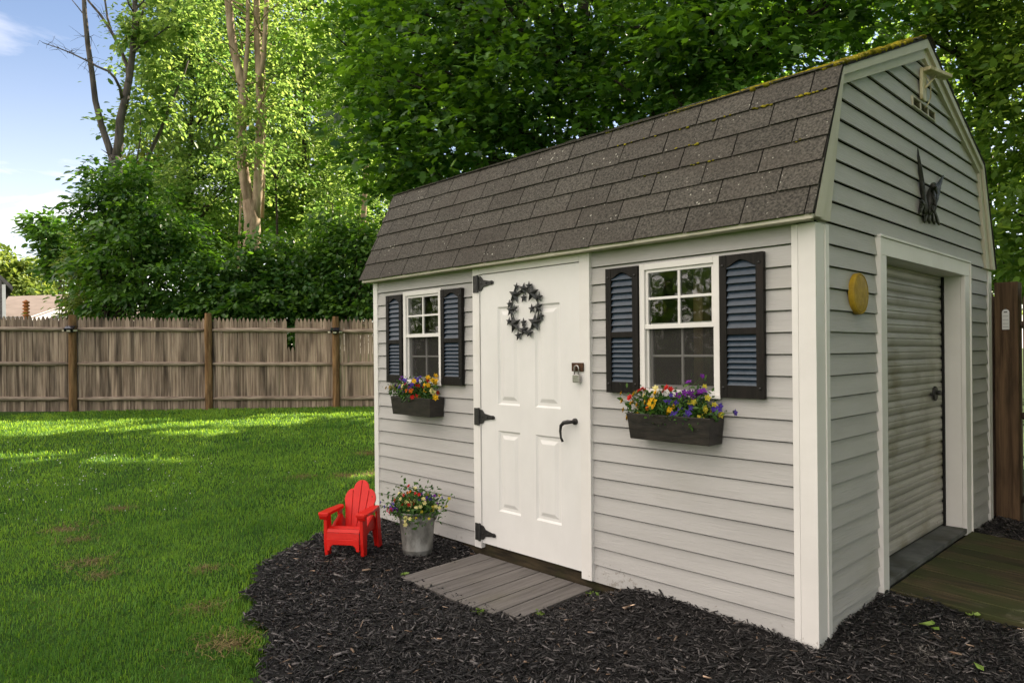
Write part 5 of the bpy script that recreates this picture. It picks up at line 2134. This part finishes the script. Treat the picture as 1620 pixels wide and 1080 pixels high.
# --- the tall bare tree at the left, its foot hidden in the dark shrubs
def bare_tree():
    D = 17.2
    P = lambda x, y, d=0: at3(x, y, D + d)
    base = P(188, 520)
    base[2] = .22
    t = thing('bare_tree', 'tall half dead tree with two forked bare stems against the sky', 'tree', tuple(base))
    b = MB()

    def lim(pts, r0, r1, n=9):
        k = len(pts)
        b.tube(pts, [r0 + (r1 - r0) * i / (k - 1) for i in range(k)], n)
    lim([base, P(186, 420), P(184, 330), P(182, 262), P(184, 248)], .19, .145, 12)
    lim([P(181, 262), P(172, 232), P(161, 200), P(151, 160), P(146, 118), P(139, 70), P(134, 20), P(131, -50)], .085, .048)
    lim([P(184, 252), P(188, 225), P(190, 190), P(198, 158), P(205, 120, .1), (P(210, 80, .1)), P(213, 40), P(214, -50)], .115, .055)
    lim([P(203, 130), P(201, 105, .3), P(192, 80, .3), P(176, 50, .3), P(160, 25, .4), P(140, 2, .4), P(130, -25, .4)], .05, .022)
    lim([P(176, 50, .3), P(170, 28, .5), P(166, 0, .5), P(160, -30, .5)], .03, .018)
    lim([P(193, 158), P(190, 140, -.3), P(182, 124, -.4), P(172, 113, -.5), P(155, 106, -.5), P(135, 95, -.6), P(112, 84, -.6), P(92, 76, -.6), P(68, 68, -.7)], .040, .008)
    lim([P(210, 82), P(224, 72, .2), P(242, 60, .3), P(262, 46, .3), P(285, 34, .3)], .032, .010)
    lim([P(212, 55), P(222, 30, .2), P(232, 0, .2), P(240, -40, .2)], .030, .018)
    lim([P(213, 20), P(204, 8, -.2), P(196, -20, -.2)], .026, .016)
    lim([P(213, 16), P(226, 4, .2), P(236, -20, .2)], .030, .018)
    lim([P(183, 262), P(176, 248, -.2), P(166, 240, -.2), P(160, 236, -.2)], .02, .006)
    lim([P(178, 268), P(160, 262, -.2), P(146, 250, -.3), P(134, 256, -.4), P(124, 270, -.4)], .014, .004)
    lim([P(133, 24), P(122, 10, .1), P(112, -2, .1)], .016, .009)
    lim([P(215, 262, .6), P(222, 220, .6), P(222, 170, .6), P(224, 120, .5)], .02, .006)
    lim([P(222, 285, 1.2), P(238, 240, 1.2), P(255, 205, 1.2), P(272, 160, 1.3), P(290, 120, 1.3), P(298, 96, 1.3)], .06, .02)
    # fine twigs
    for _ in range(70):
        s = random.choice([(92, 76, -.6), (112, 84, -.6), (75, 70, -.7), (135, 95, -.6), (150, 102, -.5), (146, 118, 0), (139, 60, 0), (160, 25, .4), (176, 50, .3), (262, 46, .3), (205, 60, 0), (240, 60, .3)])
        p = P(s[0] + random.uniform(-6, 6), s[1] + random.uniform(-3, 3), s[2])
        d = np.array((random.gauss(0, 1), random.gauss(0, 1), random.gauss(.25, .8)))
        d /= np.linalg.norm(d)
        L = random.uniform(.12, .42)
        b.tube([p, p + d * L * .5 + np.array((0, 0, .03)), p + d * L + np.array([random.gauss(0, .05) for _ in range(3)])], [.007, .004, .002], 4, cap=False)
    b.build('trunk', M['bark_grey'], t, smooth=True)
    crown(t, M['leaf_young'], [blob(200, 40, 17.3, .35, .35, 14), blob(240, 55, 17.6, .5, .45, 26), blob(280, 38, 17.5, .45, .3, 22), blob(222, 160, 17.8, .3, .7, 18), blob(262, 150, 18.5, .45, .9, 40),
                               blob(190, 195, 17.6, .5, .3, 12), blob(246, 110, 17.9, .4, .3, 16)],
          'oval', .17, 16, .30, carve=False)


bare_tree()


# --- the twin-trunked tree in the middle of the lit foliage
def twin_tree():
    D = 17.6
    P = lambda x, y, d=0: at3(x, y, D + d)
    base = P(398, 560)
    base[2] = .2
    t = thing('twin_trunk_tree', 'tall tan twin trunked tree splitting above the fence shrubs', 'tree', tuple(base))
    b = MB()

    def lim(pts, r0, r1, n=12):
        k = len(pts)
        b.tube(pts, [r0 + (r1 - r0) * i / (k - 1) for i in range(k)], n)
    lim([base, P(398, 440), P(399, 380), P(399, 348), P(395, 318)], .25, .175, 14)
    lim([P(396, 330), P(390, 300), P(384, 262), P(382, 225), P(382, 190), P(385, 150), P(380, 120), P(371, 85), P(365, 45), P(361, 0), P(359, -60)], .140, .085)
    lim([P(403, 345), P(407, 310), P(410, 262), P(411, 215), P(412, 170), P(410, 120, .2), P(407, 60, .2), P(406, 0, .2), P(405, -60, .2)], .128, .072)
    lim([P(385, 152), P(388, 115), P(392, 70), P(392, 20), P(393, -50)], .062, .045)
    lim([P(411, 140), P(417, 90, -.2), P(420, 40, -.2), P(424, -50, -.2)], .070, .052)
    lim([P(415, 345, .5), P(417, 260, .5), P(419, 180, .5), P(416, 60, .5)], .05, .03)
    for _ in range(26):
        y = random.uniform(-40, 300)
        p = P(random.choice((384, 410, 392, 418)), y)
        a = random.uniform(0, 6.28)
        L = random.uniform(.6, 1.8)
        e = p + np.array((math.cos(a) * L, math.sin(a) * L, L * .35))
        b.tube([p, (p + e) / 2 + np.array((0, 0, .1)), e], [.026, .015, .005], 5, cap=False)
    b.build('trunk', M['bark_tan'], t, smooth=True)
    crown(t, M['leaf_young'], [blob(395, -190, 18.0, 3.0, 2.4, 240), blob(440, 150, 18.2, .8, .9, 34), blob(348, 120, 18.4, .8, 1.1, 34), blob(470, 40, 18.2, 1.0, 1.0, 46), blob(325, 10, 18.4, 1.0, 1.2, 46),
                               blob(396, 175, 17.2, .45, .30, 14), blob(396, 232, 17.1, .55, .22, 14)], 'oval', .125, 30, .42)


twin_tree()

# --- shrubs behind the fence
def shrub(label, blobs, base, leafm, leaf=.13, per=24, rad=.34, shape='oval', tone=(0, 1)):
    base = np.array(base)
    base[2] = .2
    t = thing('shrub', label, 'shrub', tuple(base), 0, 'shrubs behind the stockade fence')
    ends = crown(t, leafm, blobs, shape, leaf, per, rad, .45, .45, axis=base, name='foliage', tone=tone)
    b = MB()
    for k in range(4):
        a = k * 1.6
        s0 = base + np.array((math.cos(a) * .15, math.sin(a) * .15, -.1))
        st = stemline(s0, s0 + np.array((math.cos(a) * .5, math.sin(a) * .5, 1.6)), n=4)
        b.tube(st, [.05, .045, .04, .03, .02], 7)
        limbs(b, st, ends, .02, 5, 14)
    b.build('stem', M['bark_dark'], t, smooth=True)


shrub('tall dark vine covered mound of leaves under the bare forked tree', [blob(205, 330, 15.6, .95, 1.05, 110), blob(190, 285, 15.8, .62, .42, 40), blob(165, 345, 15.7, .70, .70, 50), blob(225, 420, 15.3, 1.25, 1.15, 150),
      blob(280, 440, 15.2, .95, .95, 90), blob(165, 440, 15.6, .80, 1.0, 80), blob(255, 370, 15.5, .8, .7, 60)], at3(215, 560, 15.6), M['leaf_dark'], .145)
shrub('light green bush between the far white house and the dark leafy mound', [blob(146, 420, 16.6, .50, .75, 46), blob(138, 455, 16.5, .42, .55, 40), blob(160, 380, 16.8, .5, .6, 40), blob(150, 485, 16.2, .6, .4, 40)],
      at3(146, 560, 16.6), M['leaf_far'], .13)
shrub('dark low shrub with broad leaves under the twin trunked tree', [blob(365, 440, 15.4, .95, .80, 100), blob(410, 430, 15.5, .85, .75, 90), blob(340, 480, 15.2, .9, .5, 70), blob(395, 478, 15.0, .9, .5, 70)],
      at3(375, 560, 15.5), M['leaf_dark'], .15)
shrub('dark shrub rising over the missing fence picket', [blob(470, 435, 15.6, .85, .75, 90), blob(500, 420, 15.8, .8, .8, 80), blob(460, 480, 15.2, .9, .45, 70), blob(520, 470, 15.3, .8, .55, 70), blob(462, 530, 15.0, .8, .55, 60)],
      at3(480, 560, 15.6), M['leaf_dark'], .14)
shrub('dark shrub partly hidden by the far end of the shed roof', [blob(560, 420, 15.6, .8, .9, 90), blob(590, 380, 15.4, .8, .9, 90), blob(565, 480, 15.3, .8, .5, 70), blob(620, 440, 15.4, .9, 1.0, 80), blob(545, 365, 15.9, .6, .6, 46)],
      at3(575, 560, 15.6), M['leaf_dark'], .14)

# --- far trees at the left
def gbase(px, D):
    p = at3(px, 560, D)
    p[2] = .2
    return p


def gtop(px, py, D):
    return at3(px, py, D)


tree('broad_tree', 'sunlit yellow green tree behind the far houses', gbase(18, 44), gtop(18, 440, 44), .25, [blob(10, 435, 44, 2.2, 1.5, 110), blob(42, 452, 44, 1.5, 1.2, 70), blob(-10, 440, 44, 2, 1.6, 60), blob(60, 470, 43, 1.4, .9, 50)],
     M['leaf_far'], M['bark_dark'], leaf=.36, per=22, rad=.55, take=10, carve=False)
tree('broad_tree', 'dark blue green tree silhouetted between the sky and the vine covered mound', gbase(95, 41), gtop(95, 370, 41), .2, [blob(88, 372, 41, 1.45, 1.1, 80), blob(66, 356, 41, 1.0, .65, 44), blob(102, 405, 41, 1.1, 1.2, 60), blob(86, 420, 41, .9, .8, 36)],
     M['leaf_dark'], M['bark_dark'], leaf=.34, per=20, rad=.48, take=12, carve=False)

# --- lit woodland beyond the fence
WOOD = 'woodland trees beyond the fence'
tree('slender_tree', 'feathery yellow green tree between the bare tree and the twin trunks', gbase(300, 22), gtop(300, 40, 22), .15,
     [blob(300, 200, 22.0, 1.7, 2.0, 150), blob(285, 70, 22.0, 1.5, 1.6, 120), blob(330, 300, 21.5, 1.8, 1.3, 120), blob(300, -60, 22.0, 1.9, 1.6, 110), blob(268, 320, 22, .8, .9, 50), blob(262, 30, 22, .8, .9, 40), blob(340, 120, 21.6, 1.2, 1.4, 80)],
     M['leaf_young'], M['bark_dark'], leaf=.135, per=44, rad=.55, group=WOOD, take=50, tone=(.0, .9))
tree('slender_tree', 'pale lit tree low behind the bare forked stems', gbase(225, 30), gtop(225, 200, 30), .14,
     [blob(230, 290, 30, 1.1, 1.7, 100), blob(255, 230, 30, 1.0, 1.4, 70), blob(235, 370, 30, 1.2, 1.2, 70), blob(270, 330, 30, 1.4, 1.5, 80)],
     M['leaf_far'], M['bark_dark'], leaf=.19, per=36, rad=.5, group=WOOD, take=20, tone=(.2, 1))
tree('slender_tree', 'yellow green tree filling the gap between the twin trunks and the maples', gbase(480, 24), gtop(480, 20, 24), .16,
     [blob(480, 220, 24, 1.5, 2.0, 130), blob(460, 90, 24, 1.5, 1.6, 110), blob(505, 330, 23.5, 1.6, 1.3, 100), blob(500, -40, 24, 2.0, 1.7, 110), blob(440, 310, 23, 1.2, 1.2, 80)],
     M['leaf_young'], M['bark_dark'], leaf=.145, per=44, rad=.55, group=WOOD, take=50, tone=(.1, 1))
tree('slender_tree', 'lit tree seen through the thin outer edge of the leafy maple', gbase(560, 27), gtop(560, 0, 27), .16,
     [blob(560, 250, 27, 1.6, 2.2, 130), blob(560, 100, 27, 1.7, 1.9, 120), blob(600, 360, 26.5, 1.6, 1.4, 90), blob(590, 0, 27, 1.9, 2.0, 110), blob(530, 370, 27, 1.4, 1.2, 70)],
     M['leaf_young'], M['bark_dark'], leaf=.165, per=42, rad=.6, group=WOOD, take=40, tone=(.2, 1))
tree('slender_tree', 'dense mid green tree deep in the woodland behind the twin trunks', gbase(395, 31), gtop(395, 60, 31), .2,
     [blob(395, 230, 31, 2.6, 2.6, 210), blob(400, 80, 31, 2.8, 2.4, 190), blob(395, 360, 30, 2.6, 1.5, 150), blob(330, 380, 29, 1.8, 1.3, 90), blob(400, -60, 31, 3.0, 2.2, 130)],
     M['leaf_mid'], M['bark_dark'], leaf=.20, per=38, rad=.65, group=WOOD, take=40)
tree('slender_tree', 'distant pale green tree farthest back between the twin trunks and the maples', gbase(520, 38), gtop(520, 80, 38), .2,
     [blob(500, 260, 38, 2.8, 3.0, 170), blob(540, 120, 38, 3.0, 2.8, 160), blob(560, 380, 37, 2.8, 1.6, 110), blob(460, 390, 37, 2.4, 1.5, 90), blob(610, 250, 37, 2.4, 2.8, 120)],
     M['leaf_far'], M['bark_dark'], leaf=.25, per=40, rad=.8, group=WOOD, take=30, tone=(.1, .9))
# thin woodland stems
for k, (px, D, hgt, lab) in enumerate(((366, 19.0, 7, 'thin tan stem standing close beside the twin trunks'), (448, 19.5, 7, 'thin dark stem leaning in the lit woodland'), (556, 18.5, 9, 'straight tan stem at the edge of the big maple'),
                                       (508, 18.8, 5.2, 'thin forked stem low in the lit woodland'))):
    base = gbase(px, D)
    top = base + np.array((random.uniform(-.5, .5), random.uniform(-.5, .5), hgt))
    tree('sapling', lab, base, top, .07 if k != 2 else .13, [(top - np.array((0, 0, hgt * .10)), (.8, .8, .9), 22)], M['leaf_young'], M['bark_dark'] if k in (1, 3) else M['bark_tan'], leaf=.14, per=24, rad=.40, group=WOOD, take=14)

# --- the big maples behind the shed
MAP = 'maples behind the shed'
tree('maple_tree', 'big dark maple whose branches hang over the middle of the shed roof', gbase(925, 11.2), at3(925, -520, 11.2), .16,
     [blob(870, 190, 9.9, 1.05, .75, 53), blob(790, 130, 9.6, 1.10, .85, 62), blob(700, 190, 9.4, .85, .75, 53), blob(640, 240, 9.2, .60, .62, 33), blob(610, 150, 9.6, .55, .6, 24), blob(690, 60, 9.8, 1.0, .85, 53),
      blob(820, 10, 10.2, 1.3, .9, 57), blob(950, 100, 10.6, 1.1, .85, 48), blob(760, -120, 10.5, 1.9, 1.0, 80), blob(920, -250, 11.2, 2.2, 1.8, 117), blob(900, -480, 11.2, 1.9, 1.7, 80)],
     M['leaf_maple'], M['bark_dark'], 'maple', .128, 32, .46, MAP, take=110, limb_r=.06, hollow=.5)
tree('maple_tree', 'dark maple behind the mossy ridge of the shed roof', gbase(1165, 9.8), at3(1165, -620, 9.8), .15,
     [blob(1050, 80, 9.4, 1.0, .8, 53), blob(1160, 50, 9.0, 1.0, .75, 53), blob(1270, 10, 9.0, 1.0, .75, 53), blob(1090, -40, 9.6, 1.3, .9, 53), blob(1010, 160, 10.0, .9, .6, 33), blob(1380, -20, 9.2, 1.0, .6, 38),
      blob(1180, -260, 9.8, 1.9, 1.6, 111), blob(1170, -560, 9.8, 1.8, 1.7, 93), blob(1150, 110, 10.5, 1.0, .6, 33)],
     M['leaf_maple'], M['bark_dark'], 'maple', .128, 32, .46, MAP, take=100, limb_r=.06, hollow=.5)
tree('maple_tree', 'leafy maple standing between the twin trunks and the far end of the shed', gbase(640, 15.2), at3(640, -420, 15.2), .17,
     [blob(640, 330, 14.5, .95, .9, 38), blob(600, 200, 14.8, 1.1, 1.1, 48), blob(570, 80, 14.8, 1.1, 1.0, 42), blob(650, 60, 15.2, 1.5, 1.4, 57), blob(620, -100, 15.2, 2.2, 1.6, 170), blob(660, -330, 15.2, 2.4, 2.0, 190), blob(720, 180, 15, 1.5, 1.4, 53), blob(545, 290, 15.0, .7, .8, 21)],  # upper lumps are out of view, made denser to shade the lawn
     M['leaf_maple'], M['bark_dark'], 'maple', .145, 28, .55, MAP, take=50, hollow=.5, tone=(.2, 1))

# --- trees to the right of the gable
RG = 'dark trees beside the gable wall'
tree('broad_tree', 'dark tree with sun flecked leaves rising close behind the gable rake', gbase(1560, 10.5), at3(1550, -500, 10.5), .14,
     [blob(1545, 90, 10.2, .85, .9, 90), blob(1590, 260, 10.0, .8, .9, 90), blob(1600, 400, 9.4, .7, .6, 70), blob(1530, -60, 10.4, 1.1, .9, 90), blob(1480, 20, 10.2, .7, .5, 50), blob(1560, -300, 10.5, 2.0, 1.8, 170), blob(1640, 120, 10, 1.0, 1.0, 80), ((.5, 8.6, 7.0), (1.9, 1.6, 1.8), 190)],  # last lump is unseen, added to keep sun spots off the ramp
     M['leaf_mid'], M['bark_dark'], 'oval', .125, 24, .42, RG, take=60, hollow=.3)
tree('broad_tree', 'tree beyond the tall square fence post, partly out of the picture', gbase(1690, 9.0), at3(1690, -500, 9.0), .14,
     [blob(1660, 150, 8.8, .8, 1.0, 80), blob(1640, 380, 7.8, .55, .7, 70), blob(1690, -50, 9, 1.3, 1.2, 90), blob(1720, -350, 9.0, 1.9, 1.8, 130), blob(1780, 200, 9.0, 1.2, 1.4, 70),
      ((4.4, 3.2, 2.2), (1.3, 1.6, 1.9), 150), ((3.4, 2.2, 3.0), (.6, 1.9, 2.4), 170), ((2.7, 2.0, 4.7), (.9, 1.7, .9), 130), ((3.0, .2, 3.6), (.6, 1.0, 1.5), 110), ((4.4, 1.0, 2.8), (1.2, 2.0, 2.6), 220), ((4.4, 2.2, 6.0), (2.2, 2.4, 1.8), 190), ((5.2, -1.2, 3.8), (1.4, 1.8, 2.6), 190), ((5.4, -3.2, 3.4), (1.4, 1.6, 2.4), 120), ((2.7, 1.0, 6.2), (1.7, 2.2, 1.1), 190), ((2.9, 3.6, 4.6), (1.2, 1.4, 1.6), 130), ((3.6, -1.6, 6.6), (1.6, 1.6, 1.1), 120)],  # unseen outer lumps of the crown, added to shade the gable wall
     M['leaf_mid'], M['bark_dark'], 'oval', .125, 24, .42, RG, take=50, hollow=.3)

# --- the wood behind the maples: what shows through their gaps
BK = 'wood behind the shed'
for k, (px, D, lab) in enumerate(((780, 19, 'lit tree glowing through the maple gaps over the white door'), (960, 17.5, 'lit tree glowing through the maple gaps over the nearest window'),
                                  (1130, 17, 'lit tree behind the maple over the mossy ridge'), (1330, 15.5, 'tree behind the gable peak'), (1500, 17, 'lit tree deep behind the gable, glimpsed beside the tall fence post'), (700, 24, 'tall lit tree behind the far end of the shed roof'))):
    h = [9.5, 9.5, 9.5, 9.5, 9.5, 10][k]
    bs = gbase(px, D)
    top = bs + np.array((0, 0, h))
    tree('woodland_tree', lab, bs, top, .18, [(bs + np.array((0, 0, h * .40)), (2.6, 2.6, 1.9), 12), (bs + np.array((random.uniform(-.6, .6), random.uniform(-.6, .6), h * .68)), (2.9, 2.9, 2.2), 30), (bs + np.array((0, 0, h * .98)), (2.3, 2.3, 1.9), 170 if k in (0, 1, 2) else 60)] + ([(bs + np.array((0, 0, h * 1.25)), (2.6, 2.6, 1.7), 280)] if k in (0, 1, 2) else []),  # dense top lumps above the view are added to shade the lawn
         M['leaf_young'], M['bark_dark'], 'oval', .17, 30, .58, BK, take=24, hollow=.25)

# --- the trees that the shed's window panes mirror
for (tx, ty, lab) in ((-6.6, -8.8, 'leafy tree across the yard, mirrored in the window panes nearest the roller door'), (-13.6, -8.0, 'leafy tree across the yard, mirrored in the window panes nearest the red chair')):
    tb = np.array((tx, ty, -.06))
    tree('garden_tree', lab, tb, tb + np.array((0, 0, 7.0)), .16,
         [(tb + np.array((0, 0, 1.6)), (2.6, 2.6, 1.3), 150), (tb + np.array((0, 0, 3.9)), (2.6, 2.6, 1.8), 150)], M['leaf_mid'], M['bark_dark'], 'oval', .19, 22, .6, take=20, carve=False, hollow=.3)
